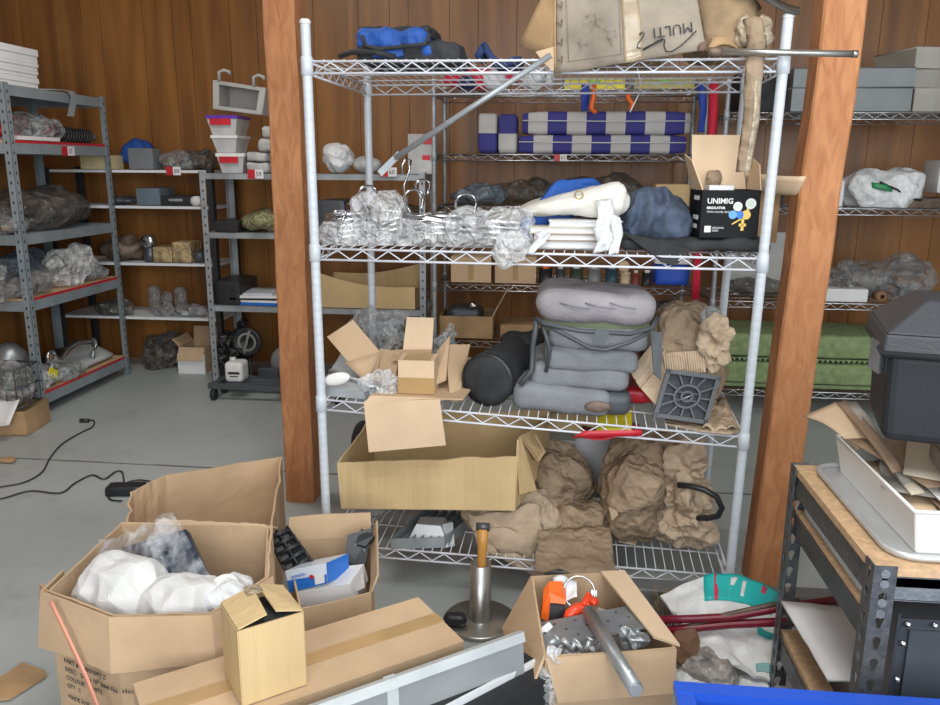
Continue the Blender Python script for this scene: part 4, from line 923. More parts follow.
for i,(a,b,mt,lb) in enumerate(rl):
    x0,x1,_,zt = bb(a,b,269 if i < 5 else 273,287,4.60,z); r = (x1-x0)/2; h = zt-z; T = thing('thread_reel', lb+' on the grey rack', 'reel', ((x0+x1)/2,4.6+r,z), 'reels on the grey rack')
    g = M(); g.lathe(((x0+x1)/2,4.6+r,z), [(0,0),(r,0),(r,.006),(r*.86,.01),(r*.9,h*.5),(r*.86,h-.01),(r,h-.006),(r,h),(0,h)], 16); part('winding', g, mt, T)
    g = M(); g.lathe(((x0+x1)/2,4.6+r,z+h), [(r*.5,0),(r*.5,.012),(0,.012)], 12); part('core', g, ORANGE if i == 0 else WHITEP, T)
g = M(); x0 = at(624,270,4.6).x; r=.032; g.lathe((x0,4.60,z+.106), [(0.008,0),(r,0),(r,.05),(.008,.05)], 16, axis=rot3('X',-PI/2)); solo('cord_spool', g, CARDL, 'cream cord spool stacked lying on the reels of the grey rack', 'spool')
x0,x1,_,zt = bb(655,690,262,287,4.62,z); T = thing('blue_tub', 'blue plastic tub with whitish lid on the grey rack', 'tub', ((x0+x1)/2,4.72,z))
g = M(); g.soft(((x0+x1)/2,4.72,z+.06),(x1-x0,.2,.12),.3,8); part('tub_body', g, BLUEB, T); g = M(); g.soft(((x0+x1)/2,4.72,z+.135),(x1-x0+.01,.21,.03),.5,8); part('lid', g, WHITEC, T)
# lower grey rack
z = item_z(1)
T = thing('open_carton', 'brown open carton holding a dark motor with a chrome ball on the grey rack', 'carton', (at(470,335,4.62).x,4.75,z))
x0,x1,_,zt = bb(440,492,330,350,4.60,z); zt = z+.13
g = M()
for p,q in (((x0,4.6),(x1,4.6)),((x1,4.6),(x1,4.9)),((x1,4.9),(x0,4.9)),((x0,4.9),(x0,4.6))): g.slab([(*p,z),(*q,z),(*q,zt),(*p,zt)], .005)
g.slab([(x0,4.6,z+.003),(x1,4.6,z+.003),(x1,4.9,z+.003),(x0,4.9,z+.003)],.005); part('body', g, CARDD, T)
g = M(); g.slab([(x1,4.6,zt),(x1,4.88,zt),(x1+.09,4.88,zt+.17),(x1+.09,4.62,zt+.17)], .005); part('flap', g, CARD, T)
T = thing('motor', 'dark small motor with shiny ball inside the brown carton on the grey rack', 'motor', ((x0+x1)/2,4.75,z+.006))
g = M(); g.soft(((x0+x1)/2-.02,4.75,z+.09),(.22,.2,.16),.6,8,.01,12,3,floor=z+.006); part('housing', g, DARKST, T); g = M(); g.soft((at(472,317,4.62).x,4.68,z+.18),(.055,.055,.055),1.5,8); part('shiny_ball', g, CHROME, T)
bbox('brown_carton', 'dark brown carton lower on the grey rack behind the black cases', 'carton', (500,540,325,350), 4.64, .25, z, CARDD)
bag('dark_bag', 'dark plastic bundle low on the grey rack behind the padded bag', 'bag', (640,690,300,350), 4.62, .25, z, DBAG)
lump('dark_bundle', 'dark cloth bundle on the lowest shelf of the grey rack behind the black cases', 'bundle', (490,560,355,392), 4.62, .3, item_z(0), BLACKF)
bbox('flat_carton', 'flat brown carton low on the left of the grey rack behind the torn carton', 'carton', (445,500,372,392), 4.64, .25, item_z(0), CARDD)

# ================================================================== RIGHT RACK
rz_ = [z+.004 for z in RL]
def tray(label, px, Y, D, z0, mt, rz=0, grp=None):
    x0,x1,_,zt = bb(*px, Y, z0); T = thing('metal_tray', label, 'tray', ((x0+x1)/2,Y+D/2,z0), grp, rz)
    W = MW[T.name]; w, h = (x1-x0)/2, zt-z0; g = M(); L_ = lambda x,y,z: W @ V((x,y,z))
    t = .006
    for p,q in (((-w,-D/2),(w,-D/2)),((w,-D/2),(w,D/2)),((w,D/2),(-w,D/2)),((-w,D/2),(-w,-D/2))): g.slab([L_(*p,0),L_(*q,0),L_(*q,h),L_(*p,h)], .003)
    g.slab([L_(-w,-D/2,h*.98),L_(w,-D/2,h*.98),L_(w,D/2,h*.98),L_(-w,D/2,h*.98)], .003); part('tray_body', g, mt, T)
    g = M(); g.tube([L_(-w,-D/2,h),L_(w,-D/2,h),L_(w,D/2,h),L_(-w,D/2,h)], .004, 6, closed=True); part('rolled_rim', g, mt, T); return zt
TRG = mat('tray_grey', (.21,.23,.235), .45, .3, var=.1)
zt = tray('grey metal tray, lower of the pair on the right rack top shelf', (790,911,88,109), 4.46, .4, rz_[3], TRG, .03, 'pair of grey metal trays')
tray('grey metal tray, upper of the pair on the right rack top shelf', (795,915,68,88), 4.47, .38, zt+.006, TRG, -.02, 'pair of grey metal trays')
zt = tray('beige metal tray at the bottom of the stack on the far right top shelf', (914,990,88,112), 4.47, .4, rz_[3], mat('tray_beige',(.40,.38,.34),.5))
zt = tray('beige metal tray tilted on the middle of the far right stack', (908,985,70,86), 4.50, .36, zt+.006, MC['tray_beige'], .12)
tray('pale beige tray topmost of the far right stack', (905,985,48,67), 4.50, .36, zt+.006, mat('tray_pale',(.50,.48,.43),.5), .2)
bbox('dark_case', 'dark case behind the right timber post on the top shelf of the right rack', 'case', (742,778,70,110), 4.50, .3, rz_[3], BLACKF)
T = thing('shopping_bag', 'white plastic shopping bag with green print on the right rack', 'bag', (at(890,190,4.5).x,4.6,rz_[2]))
x0,x1,_,zt = bb(855,928,172,206,4.47,rz_[2]); g = M(); g.soft(((x0+x1)/2,4.6,(rz_[2]+zt)/2),(x1-x0,.3,zt-rz_[2]),.9,26,.045,6,3,'c',floor=rz_[2]); part('bag_body', g, WBAG, T)
g = M(); g.grid(lambda u,v: at(872+20*u,182+6*v+4*u,4.445)+V((0,-.01*math.sin(u*3),0)), 5, 3, .003); g.grid(lambda u,v: at(893+8*u,196+6*v+5*u,4.445), 3, 3, .003); part('green_print', g, GREENP, T)
g = M(); g.tube(Q((880,182,4.44),(888,186,4.44),(898,190,4.44),(905,198,4.45),(922,200,4.45)), .006, 6); part('black_cord', g, BLACK, T)
bbox('white_carton', 'small white carton between the timber post and the white shopping bag', 'carton', (826,844,180,207), 4.5, .2, rz_[2], WHITEP)
bbox('metal_plate', 'dark metal plate lying right of the white shopping bag', 'plate', (905,985,199,212), 4.46, .35, rz_[2], RUST)
bbox('white_box', 'tall white box at the right edge of the right rack', 'box', (938,975,160,200), 4.62, .2, rz_[2]+.07, WHITEP)
x0 = at(765,190,4.5).x
bbox('dark_box', 'dark box with white print behind the right rack post', 'box', (735,785,178,204), 4.5, .25, rz_[2], BLACKF)
bbox('white_board', 'pale panel standing behind the right timber post on the right rack', 'panel', (728,790,232,296), 4.76, .03, rz_[1], mat('panel_pale',(.42,.42,.40),.6))
bag('clear_bag', 'grey clear bag of long parts beside the right timber post', 'bag', (812,880,266,302), 4.5, .35, rz_[1], GBAG)
bag('clear_bag', 'large grey crumpled plastic bag on the right rack behind the black case', 'bag', (862,950,260,300), 4.52, .38, rz_[1], GBAG)
bbox('white_carton', 'long flat white carton under the grey clear bags on the right rack', 'carton', (826,868,289,303), 4.46, .1, rz_[1], WHITEP)
g = M(); c = at(882,298,4.47); g.lathe(c+V((0,0,-.012)), [(0.012,0),(.03,0),(.03,.06),(.012,.06)], 16, axis=rot3('X',-PI/2)); c2=min(p.z for p in g.v); 
for p in g.v: p.z += rz_[1]-c2
solo('tape_roll', g, mat('brown_roll',(.25,.13,.06),.5), 'brown tape roll lying in front of the grey plastic bags', 'roll')
lump('dark_parts_bag', 'dark bag of parts behind the white rack post on the right rack', 'bag', (730,790,278,302), 4.55, .15, rz_[1], DBAG, .02, 9)
zf = rz_[0]
for k,(y0,y1,lb) in enumerate(((364,391,'lower green foam mat on the bottom shelf of the right rack'),(336,365,'upper green foam mat with notched front edge on the right rack'))):
    x0,x1,_,zt = bb(718,884,y0,y1,4.46,zf); x1 += .35; g = M(); n = 44; w = (x1-x0)/n
    h = zt-zf
    g.soft(((x0+x1)/2,4.70,zf+h/2+.012),(x1-x0,.44,h-.024),.3,14,.006,5,k)
    for i in range(n):
        if k: g.poly([(x0+i*w,4.484,zf+.02),(x0+(i+.5)*w,4.484,zf),(x0+(i+1)*w,4.484,zf+.02)], (0,.40,0))
        else: g.poly([(x0+i*w,4.50,zf+.02),(x0+(i+1)*w,4.50,zf+.02),(x0+(i+1)*w,4.50,zf),(x0+i*w,4.50,zf)], (0,.38,0))
    solo('foam_mat', g, GREEN, lb, 'mat', 'green foam mats'); zf = zt+.003

# ================================================================== GREY UNIT behind the left post
q = [z+.003 for z in GZ]; Y0 = GY+.02
def bin_(label, px, Y, D, z0, lidm, tilt=0, grp='clear plastic tubs'):
    x0,x1,_,zt = bb(*px, Y, z0); h = zt-z0; T = thing('plastic_tub', label, 'tub', ((x0+x1)/2,Y+D/2,z0), grp)
    a = [(x0+.02,Y+.02),(x1-.02,Y+.02),(x1-.02,Y+D-.02),(x0+.02,Y+D-.02)]; b = [(x0,Y),(x1,Y),(x1,Y+D),(x0,Y+D)]
    g = M(); g.hexa([V((*p,z0)) for p in a],[V((*p,z0+h*.82)) for p in b]); part('tub_body', g, mat('frosted_tub',(.52,.53,.53),.3,var=.15,vs=9), T)
    g = M(); g.box(((x0+x1)/2,Y+D/2,z0+h*.91),(x1-x0+.01,D+.01,h*.17)); part('lid', g, lidm[0], T)
    if len(lidm) > 1: g = M(); g.box(((x0+x1)/2-.01,Y-.001,z0+h*.68),((x1-x0)*.7,.006,h*.36)); part('label_strip', g, lidm[1], T)
    return zt+.002
z = q[3]
z = bin_('clear tub with red label at the bottom of the stack on the grey unit', (217,244,153,171), Y0, .2, z, (WHITEC,RED))
z = bin_('clear tub with white lid in the middle of the stack on the grey unit', (212,237,135,152), Y0, .2, z, (WHITEC,))
z = bin_('clear tub with red and purple label on top of the stack on the grey unit', (207,237,115,133), Y0, .2, z, (PURPLE,RED))
zA = z
z = q[3]
for k,(px,lb) in enumerate((((246,268,162,171),'flat white packet at the bottom beside the tubs'),((246,266,152,162),'white packet second from the bottom beside the tubs'),((250,278,138,152),'white packet in the middle beside the tubs'),((254,280,126,138),'creased white packet near the top beside the tubs'))):
    x0,x1,_,zt = bb(*px, Y0, z); g = M(); g.soft(((x0+x1)/2+(.0 if k < 2 else .04),Y0+.1,(z+zt)/2),(x1-x0,.2,zt-z),.6,8,.008,14,k,floor=z); solo('white_packet', g, mat('packet',(.50,.50,.49),.5,var=.2,vs=14), lb+' on the grey unit', 'packet', 'white packets'); z = zt+.002
x0,x1,_,zt = bb(238,256,122,150,Y0-.01,zA-.09)
T = thing('grey_bin', 'empty light grey plastic bin lying on its side on top of the tubs', 'bin', (at(240,105,Y0).x,Y0+.1,zA))
a = [at(*p) for p in ((214,118,Y0-.01),(262,124,Y0-.01),(266,98,Y0-.01),(214,90,Y0-.01))]; b = [p+V((0,.20,0)) for p in a]
zmn = min(p.z for p in a)-zA+.012; a = [p-V((0,0,zmn-.012)) for p in a]; b = [p+V((0,.20,0)) for p in a]
cc_ = sum(a, V((0,0,0)))/4; ins = [cc_+(p-cc_)*.78 for p in a]; insb = [p+V((0,.15,0)) for p in ins]
g = M()
for i in range(4):
    j = (i+1)%4; g.slab([a[i],a[j],b[j],b[i]], .006); g.slab([a[i],a[j],ins[j],ins[i]], .005); g.slab([ins[i],ins[j],insb[j],insb[i]], .004)
g.slab(insb, .004); part('bin_body', g, mat('bin_grey',(.42,.41,.39),.5), T)
for e in (0.12,.78):
    p = a[3].lerp(a[2], e); g = M(); g.tube([p,p+V((0,0,.05)),p+V((.03,0,.06)),p+V((.06,0,.05)),p+V((.06,0,.035))], .010, 7); part('hook_lug', g, MC['bin_grey'], T)
lump('wrapped_item', 'white plastic wrapped round object right of the left timber post', 'bag', (318,350,141,173), Y0, .2, q[3], WBAG, .03, 7)
lump('white_packet', 'long white packet lying beside the white wrapped object', 'packet', (350,380,156,173), Y0, .15, q[3], MC['packet'], .01)
T = thing('printed_carton', 'grey and red printed carton standing on a clear tub', 'carton', (at(420,140,Y0+.02).x,Y0+.1,q[3]+.07))
x0,x1,_,zt = bb(408,434,134,160,Y0+.02,q[3]+.07); g = M(); g.box(((x0+x1)/2,Y0+.1,(q[3]+.07+zt)/2),(x1-x0,.16,zt-q[3]-.07)); part('body', g, mat('carton_grey',(.45,.45,.44),.6), T)
g = M(); g.box((x0+(x1-x0)*.78,Y0+.018,zt-.03),((x1-x0)*.4,.003,.05)); g.box((x0+(x1-x0)*.7,Y0+.018,zt-.13),((x1-x0)*.3,.003,.03)); part('red_print', g, RED, T)
bbox('plastic_tub', 'clear tub under the printed carton', 'tub', (408,432,160,173), Y0, .2, q[3], MC['frosted_tub'])
# shelf 2
lump('yellow_bag', 'grey plastic bag with yellow contents on the grey unit', 'bag', (232,276,211,232), Y0, .3, q[2], mat('yellow_grey_bag',(.32,.30,.16),.35,var=.35,vs=12,bump=.5,crum=18), .03, 9)
bbox('black_tray', 'flat black tray left of the yellow and grey bag', 'tray', (214,238,221,232), Y0, .3, q[2], BLACK)
bbox('dark_crate', 'dark crate between the two left rack posts', 'crate', (318,345,200,236), Y0, .3, q[2], DARKST)
bbox('blue_crate', 'blue plastic box behind the wrapped parcels on the grey unit', 'box', (338,360,206,236), Y0+.02, .3, q[2], BLUEB)
lump('dark_bag', 'dark bag at the right end of the grey unit second shelf', 'bag', (375,425,205,236), Y0, .3, q[2], DBAG)
# shelf 3
T = thing('long_carton', 'long yellow-brown open carton on the grey unit, seen behind the rack posts', 'carton', (at(370,300,Y0).x,Y0+.15,q[1]))
x0,x1,_,zt = bb(321,415,292,310,Y0,q[1]); zt = q[1]+.13
g = M(); 
def lw(p,qq,h0,h1,sd):
    g.grid(lambda u,v: V((p[0]+(qq[0]-p[0])*u, p[1]+(qq[1]-p[1])*u, q[1]+.002+(h0+(h1-h0)*u-.03*math.sin(u*PI))*v))+V((0,.006*noise.noise(V((u*5,v,sd))),0)), 14, 4, .005, sm=False)
lw((x0,Y0),(x1,Y0),.20,.13,1); part('front_wall', g, CARD2, T); g = M(); lw((x1,Y0),(x1+.02,Y0+.3),.13,.16,2); g.slab([(x0,Y0,q[1]+.003),(x1,Y0,q[1]+.003),(x1,Y0+.3,q[1]+.003),(x0,Y0+.3,q[1]+.003)],.004); lw((x0,Y0+.3),(x0,Y0),.16,.20,4); part('body', g, CARD2, T)
g = M(); lw((x1,Y0+.3),(x0,Y0+.3),.24,.17,3); part('back_wall', g, CARD2, T)
bbox('black_box', 'black box left of the white brochures on the grey unit', 'box', (213,240,281,300), Y0+.02, .3, q[1], BLACK)
z = q[1]
for k,(a,b,h,mt,lb) in enumerate(((232,280,.016,PRINTB,'blue-covered brochure at the bottom of the pile'),(236,282,.014,WHITEP,'white brochure second in the pile'),(226,276,.012,BLACK,'black folder in the middle of the pile'),(236,284,.016,WHITEP,'white brochure above the black folder'),(238,272,.014,mat('brochure_pale',(.6,.62,.68),.4),'pale brochure on top of the pile'))):
    x0,x1,_,_ = bb(a,b,290,300,Y0+.01,z); g = M(); g.box(((x0+x1)/2,Y0+.14,z+h/2),(x1-x0-.03,.24,h-.001),rz3(.05*(k-2))); solo('brochure', g, mt, lb+' on the grey unit', 'brochure', 'brochures on the grey unit'); z += h
# bottom of grey unit + floor things
def ring(name, label, px, py, Y, R_, r, mt, z0=None):
    c = at(px,py,Y); g = M(); g.tube([c+V((R_*math.cos(a),0.02*math.cos(a),R_*math.sin(a))) for a in [i*2*PI/28 for i in range(28)]], r, 8, closed=True)
    if z0 is not None:
        mn = min(p.z for p in g.v)
        for p in g.v: p.z += z0-mn
    return g
zb = q[0]
T = thing('work_lamp', 'round black lamp with silver face on the lowest shelf of the grey unit', 'lamp', (at(247,345,Y0).x,Y0+.1,zb))
g = M(); c = at(247,342,Y0+.05); g.lathe(c, [(0,.12),(.05,.11),(.085,.03),(.092,0),(.085,-.012),(.072,-.006),(.0,.01)], 24, axis=rot3('X',-PI/2)); part('housing', g, BLACK, T)
g = M(); g.lathe(c+V((0,-.003,0)), [(.045,0),(.07,0)], 24, axis=rot3('X',-PI/2)); g.box(c+V((0,-.006,0)),(.014,.006,.15),rot3('Y',.3)); part('reflector', g, mat('lamp_face',(.4,.41,.42),.3,.6), T)
g = M(); g.tube([V((c.x,c.y+.03,c.z-.08)),V((c.x,c.y+.03,zb+.015)),V((c.x+.05,c.y+.03,zb+.01))], .012, 8); g.cyl(V((c.x,c.y+.03,zb)),V((c.x,c.y+.03,zb+.02)),.06,16); part('stand', g, BLACK, T)
bag('black_bin_bag', 'black bin bag on the left of the lowest shelf of the grey unit', 'bag', (213,242,325,372), Y0+.02, .25, zb, mat('black_bag',(.015,.015,.016),.3,bump=.6,crum=18))
T = thing('hose_coil', 'black curved hose lying under the round lamp on the grey unit', 'hose', (at(255,366,Y0-.05).x,Y0,zb)); g = M(); g.tube([at(x,y,Y0-.00+.1*i/6) for i,(x,y) in enumerate(((232,362),(243,367),(258,368),(270,364),(278,355),(282,346)))], .014, 8); mn = min(p.z for p in g.v)
for p in g.v: p.z += zb+.0-mn
part('hose_tube', g, BLACK, T)
T = thing('fan_heater', 'grey round machine partly hidden by the left timber post', 'machine', (at(282,350,Y0+.02).x,Y0+.1,zb)); c = at(286,350,Y0+.02); c.z = zb+.11; g = M(); g.lathe(c, [(0,.18),(.09,.16),(.11,.03),(.10,0),(0,-.01)], 22, axis=rot3('X',-PI/2)); part('casing', g, mat('casing_grey',(.22,.23,.24),.5), T)
bbox('dark_box', 'small dark open box on the lowest shelf beside the grey round machine', 'box', (258,278,368,384), Y0-.0, .12, zb, DARKST)
T = thing('dolly', 'low black wheeled dolly on the floor in front of the grey unit', 'dolly', (at(240,388,GY-.2).x,GY-.17,0))
x0 = gr(212,398,0).x; x1 = x0+.80; g = M(); g.box(((x0+x1)/2,GY-.20,.085),(x1-x0,.03,.03)); g.box(((x0+x1)/2,GY-.05,.085),(x1-x0,.03,.03))
for xx in (x0+.03,(x0+x1)/2,x1-.03): g.box((xx,GY-.125,.085),(.035,.17,.028))
part('frame', g, GREYP, T)
for xx in (x0+.03,x1-.03):
    for yy in (GY-.2,GY-.05):
        g = M(); g.cyl((xx-.012,yy,.035),(xx+.012,yy,.035),.035,14); g.box((xx,yy,.062),(.03,.02,.02)); part('castor', g, BLACK, T)
T = thing('white_jug', 'small white jerrycan with black print standing on the dolly', 'jerrycan', (at(232,375,GY-.16).x,GY-.13,.102))
x0,x1,_,zt = bb(224,242,364,384,GY-.18,.102); g = M(); g.soft(((x0+x1)/2,GY-.12,.102+.06),(x1-x0,.12,.12),.4,8); part('can_body', g, WHITEC, T)
g = M(); g.cyl(((x0+x1)/2-.02,GY-.12,.222),((x0+x1)/2-.02,GY-.12,.24),.018,12); part('cap', g, WHITE, T); g = M(); g.box(((x0+x1)/2+.005,GY-.182,.16),(.07,.003,.014)); g.box(((x0+x1)/2+.005,GY-.182,.14),(.05,.003,.006)); part('black_print', g, INK, T)

# ================================================================== CORNER UNIT
q = [z+.003 for z in CZ]; Y0 = CY0+.01
bbox('cream_box', 'long cream box on the top shelf in the back left corner', 'box', (80,111,155,171), Y0, .15, q[3], mat('cream_card',(.62,.52,.30),.7))
g = M(); 
x0,x1,_,zt = bb(114,146,137,168,Y0+.04,q[3])
lump('blue_bag', 'bright blue bag on the top corner shelf', 'bag', (114,147,138,171), Y0+.14, .2, q[3], BLUE, .02)
bbox('grey_bin', 'small grey plastic bin in front of the bright blue bag', 'bin', (128,153,148,171), Y0, .12, q[3], mat('bin_dark_grey',(.18,.19,.20),.45))
bag('clear_bag', 'grey clear bag right of the small grey bin', 'bag', (152,184,150,171), Y0, .25, q[3], GBAG)
bag('dark_bag', 'dark bag at the right end of the top corner shelf', 'bag', (178,204,148,170), Y0+.1, .25, q[3], DBAG)
bbox('parts_bin', 'blue-grey parts bin on the second corner shelf', 'bin', (136,160,188,206), Y0, .2, q[2], mat('bin_blue',(.13,.17,.20),.45))
T = thing('car_radio', 'black car radio on the second corner shelf', 'radio', (at(174,202,Y0).x,Y0+.1,q[2])); x0,x1,_,zt = bb(158,192,196,206,Y0,q[2]); g = M(); g.box(((x0+x1)/2,Y0+.1,(q[2]+zt)/2),(x1-x0,.18,zt-q[2])); part('body', g, BLACK, T); g = M(); g.box(((x0+x1)/2,Y0+.009,(q[2]+zt)/2+.005),(.09,.002,.016)); part('display', g, GALV, T)
g = M(); c = at(195,203,Y0); g.lathe((c.x,Y0,q[2]+.03),[(0,0),(.03,0),(.03,.08),(0,.08)],14,axis=rot3('X',-PI/2)); solo('white_roll', g, WHITEP, 'small white roll beside the car radio', 'roll')
lump('dark_parts', 'heap of dark parts left of the blue-grey bin on second corner shelf', 'parts', (100,135,196,206), Y0+.02, .2, q[2], DARKST, .015)
T = thing('water_pump', 'silver and black pump standing on the third corner shelf', 'pump', (at(145,250,Y0).x,Y0+.06,q[1])); x0,x1,_,zt = bb(139,152,236,263,Y0,q[1]); c = V(((x0+x1)/2,Y0+.06,q[1])); g = M(); g.lathe(c,[(0,0),(.04,0),(.045,.05),(.03,.08),(.035,.11),(0,.12)],14); part('base', g, DARKST, T); g = M(); g.lathe(c+V((0,-.03,.13)),[(0,.06),(.04,.05),(.045,0),(.02,-.01),(0,-.01)],16,axis=rot3('X',-PI/2)); part('head', g, CHROME, T)
for (px,lb) in (((153,172,247,263),'left of the two wrapped gold parts boxes'),((172,191,242,263),'right of the two wrapped gold parts boxes')):
    bbox('gold_box', lb+' on the third corner shelf', 'box', px, Y0+.01, .16, q[1], mat('gold_wrap',(.42,.31,.16),.3,var=.4,vs=16,bump=.4,crum=20), group='gold boxes')
lump('camera_part', 'black and chrome part right of the gold boxes', 'part', (190,203,250,263), Y0, .1, q[1], DARKST, .01)
lump('dark_parts', 'heap of dark machine parts at the left of the third corner shelf', 'parts', (92,136,240,263), Y0, .25, q[1], RUST, .03)
for k,(a,b,y) in enumerate(((146,158,286),(160,170,292),(172,184,287))):
    x0,x1,_,zt = bb(a,b,y,318,Y0+.1,q[0]); r = (x1-x0)/2; g = M(); g.lathe(((x0+x1)/2,Y0+.1+r,q[0]),[(0,0),(r*.8,0),(r,.04),(r,zt-q[0]-r*.8),(r*.75,zt-q[0]-r*.25),(0,zt-q[0])],16); solo('domed_jar', g, GBAG, ('leftmost','middle','rightmost')[k]+' of three round grey domed parts on the lowest corner shelf', 'jar', 'domed parts')
for px,lb in (((150,172,303,318),'small clear bag in front of the domed parts, left one'),((172,204,305,318),'clear bag with shiny bits in front of the domed parts, right one'),((92,130,298,318),'dark bag of parts left of the domed parts')):
    bag('parts_bag', lb, 'bag', px, Y0, .09, q[0], GBAG if px[0] > 100 else DBAG)
# floor in the corner
bag('brown_bag', 'crumpled dark plastic bag with brown paper standing on the floor by the corner shelves', 'bag', (138,172,335,376), CY0+.1, .25, 0, DBAG)
g = M(); g.slab(Q((157,352,CY0+.12),(170,328,CY0+.16),(174,345,CY0+.16),(168,358,CY0+.12)), .006); 
carton('open_carton', 'small white and brown open carton on the floor by the corner shelves', 'carton', [(gr(176,375,0).x,CY0+.08),(gr(203,375,0).x,CY0+.08),(gr(203,375,0).x,CY0+.30),(gr(176,375,0).x,CY0+.30)], .001, .17, [(0,.09,150,0),(3,.07,40,0),(2,.10,10,0)], mt=CARD)
g = M(); x0 = gr(176,375,0).x; x1 = gr(203,375,0).x; g.box(((x0+x1)/2,CY0+.06,.065),(x1-x0+.01,.02,.13)); solo('white_carton', g, WHITEP, 'white printed carton panel in front of the small open carton on the floor', 'carton')

# ================================================================== LEFT UNIT (against the left wall): things seen from the side
def sx(px, py, X): r = ray(px, py); return CAM+r*(X/r.x)
def litem(kind, name, label, cat, px, X, D, zi, mt, **k):
    """px box seen on the plane x = X; D goes back towards the wall"""
    x0,x1,y0,y1 = px; z0 = LZ[zi]+(.018 if zi in (0,1,3) else .003)
    a = sx(x0,(y0+y1)/2,X); b = sx(x1,(y0+y1)/2,X); zt = sx((x0+x1)/2,y0,X).z; w = abs(b.y-a.y); cy = (a.y+b.y)/2; h = max(.02,zt-z0)
    g = M()
    if kind == 'bag':
        sd = random.random()*40; g.soft((X-D/2,cy,z0+h*.45),(D,w,h*.9),1.3,20,min(w,h)*.28,2.6/w,sd,'c',floor=z0); g.soft((X-D/2,cy+w*.2,z0+h*.7),(D*.4,w*.4,h*.55),1.3,10,h*.15,4/w,sd+2,'c',floor=z0); fill_bag(g, V((X-D/2,cy,z0+h*.38)), min(w,D), min(w,D), h); mt = [mt, DARKST, CARDD, ZINC]
    elif kind == 'lump': g.soft((X-D/2,cy,z0+h/2),(D,w,h),1.2,14,k.get('amp',.02),9,random.random()*40,'v',floor=z0)
    elif kind == 'box': g.box((X-D/2,cy,z0+h/2),(D,w,h),rz3(k.get('rz',0)))
    return solo(name, g, mt, label, cat, k.get('group'))
z = LZ[4]+.003
for k,(x1,y0,y1) in enumerate(((38,72,84),(38,64,71),(39,56,63),(40,38,55))):
    a = sx(-12,70,UX-.05).y; b = sx(x1,70,UX-.05).y; h = (.055,.038,.038,.075)[k]; T = thing('white_box', ('bottom','second','third','topmost')[k]+' white flat box in the stack on the left unit', 'box', (UX-.25,(a+b)/2,z), 'stack of white boxes')
    g = M(); g.box((UX-.24,(a+b)/2,z+h/2),(.36,b-a,h-.002)); part('box_body', g, WHITEP, T); g = M(); g.box((UX-.24,(a+b)/2,z+h*.75),(.37,b-a+.012,h*.45)); part('lid', g, WHITEP, T); z += h
T = thing('metal_strip', 'bent grey metal strip drooping over the top of the left unit', 'strip', (UX-.03,4.35,LZ[4]+.003))
g = M(); P_ = [V((UX-.22,sx(45,85,UX).y,LZ[4]+.008)),V((UX-.02,sx(62,82,UX).y,LZ[4]+.012)),V((UX+.012,sx(68,84,UX).y,LZ[4]+.012)),V((UX+.02,sx(70,88,UX).y,LZ[4]-.02)),V((UX+.045,sx(62,106,UX).y,LZ[4]-.13))]
for p_,q_ in zip(P_,P_[1:]): g.slab([p_+V((0,-.03,0)),p_+V((0,.03,0)),q_+V((0,.03,0)),q_+V((0,-.03,0))], .003)
part('strip_body', g, UNITP, T)
litem('lump','red_lamp','red lamp lens packet at the left of the second-highest shelf','lamp',(4,22,122,142),UX-.02,.2,3,RED)
litem('box','printed_box','white and red printed packet behind the red lamp lens','packet',(10,36,116,138),UX-.18,.08,3,mat('red_white_pack',(.5,.3,.3),.5,var=.5,vs=22))
litem('bag','clear_bag','clear bag of dark red parts on the second-highest left shelf','bag',(36,68,113,141),UX-.03,.22,3,CLEARG)
litem('lump','red_parts','dark red glossy parts inside the clear bag','parts',(48,66,122,141),UX-.10,.1,3,REDD)
T = thing('shock_absorber', 'black coil shock absorber lying on the second-highest left shelf', 'shock absorber', (UX-.08,4.6,LZ[3]+.018))
g = M(); a = V((UX-.06,sx(70,133,UX).y,LZ[3]+.062)); b = V((UX-.06,sx(98,136,UX).y,LZ[3]+.055)); g.cyl(a,b,.026,14); part('damper', g, BLACK, T)
g = M(); n = 90; g.tube([a.lerp(b,i/n)+V((.038*math.cos(i*.75),0,.038*math.sin(i*.75))) for i in range(n+1)], .006, 5); part('coil_spring', g, BLACK, T)
g = M(); g.cyl(b,b+V((0,.05,-.0)),.02,12); part('mount', g, CHROME, T)
litem('box','white_paper','white paper sheet lying at the front of the second-highest left shelf','paper',(20,60,138,143),UX-.02,.2,3,WHITEP)
litem('bag','plastic_bag','large brown-grey plastic covered part on the middle left shelf','bag',(22,104,188,232),UX-.02,.36,2,DBAG)
litem('bag','plastic_bag','crumpled clear bag at the front left of the middle left shelf','bag',(0,42,214,243),UX-.02,.2,2,GBAG)
litem('bag','plastic_bag','blue-grey plastic bag on the second-lowest left shelf','bag',(14,72,250,300),UX-.16,.28,1,BBAG)
litem('bag','clear_bag','pale translucent bag on the second-lowest left shelf','bag',(60,98,246,292),UX-.02,.12,1,CLEAR)
litem('bag','clear_bag','dark clear bag of shiny parts at the front of the second-lowest left shelf','bag',(8,58,274,300),UX-.01,.12,1,GBAG)
litem('bag','clear_bag','small clear bag with papers at the right end of the second-lowest left shelf','bag',(92,118,266,284),UX-.02,.2,1,CLEARG)
litem('bag','clear_bag','grey bag at the far left of the second-lowest left shelf','bag',(-10,12,255,300),UX-.02,.2,1,GBAG)
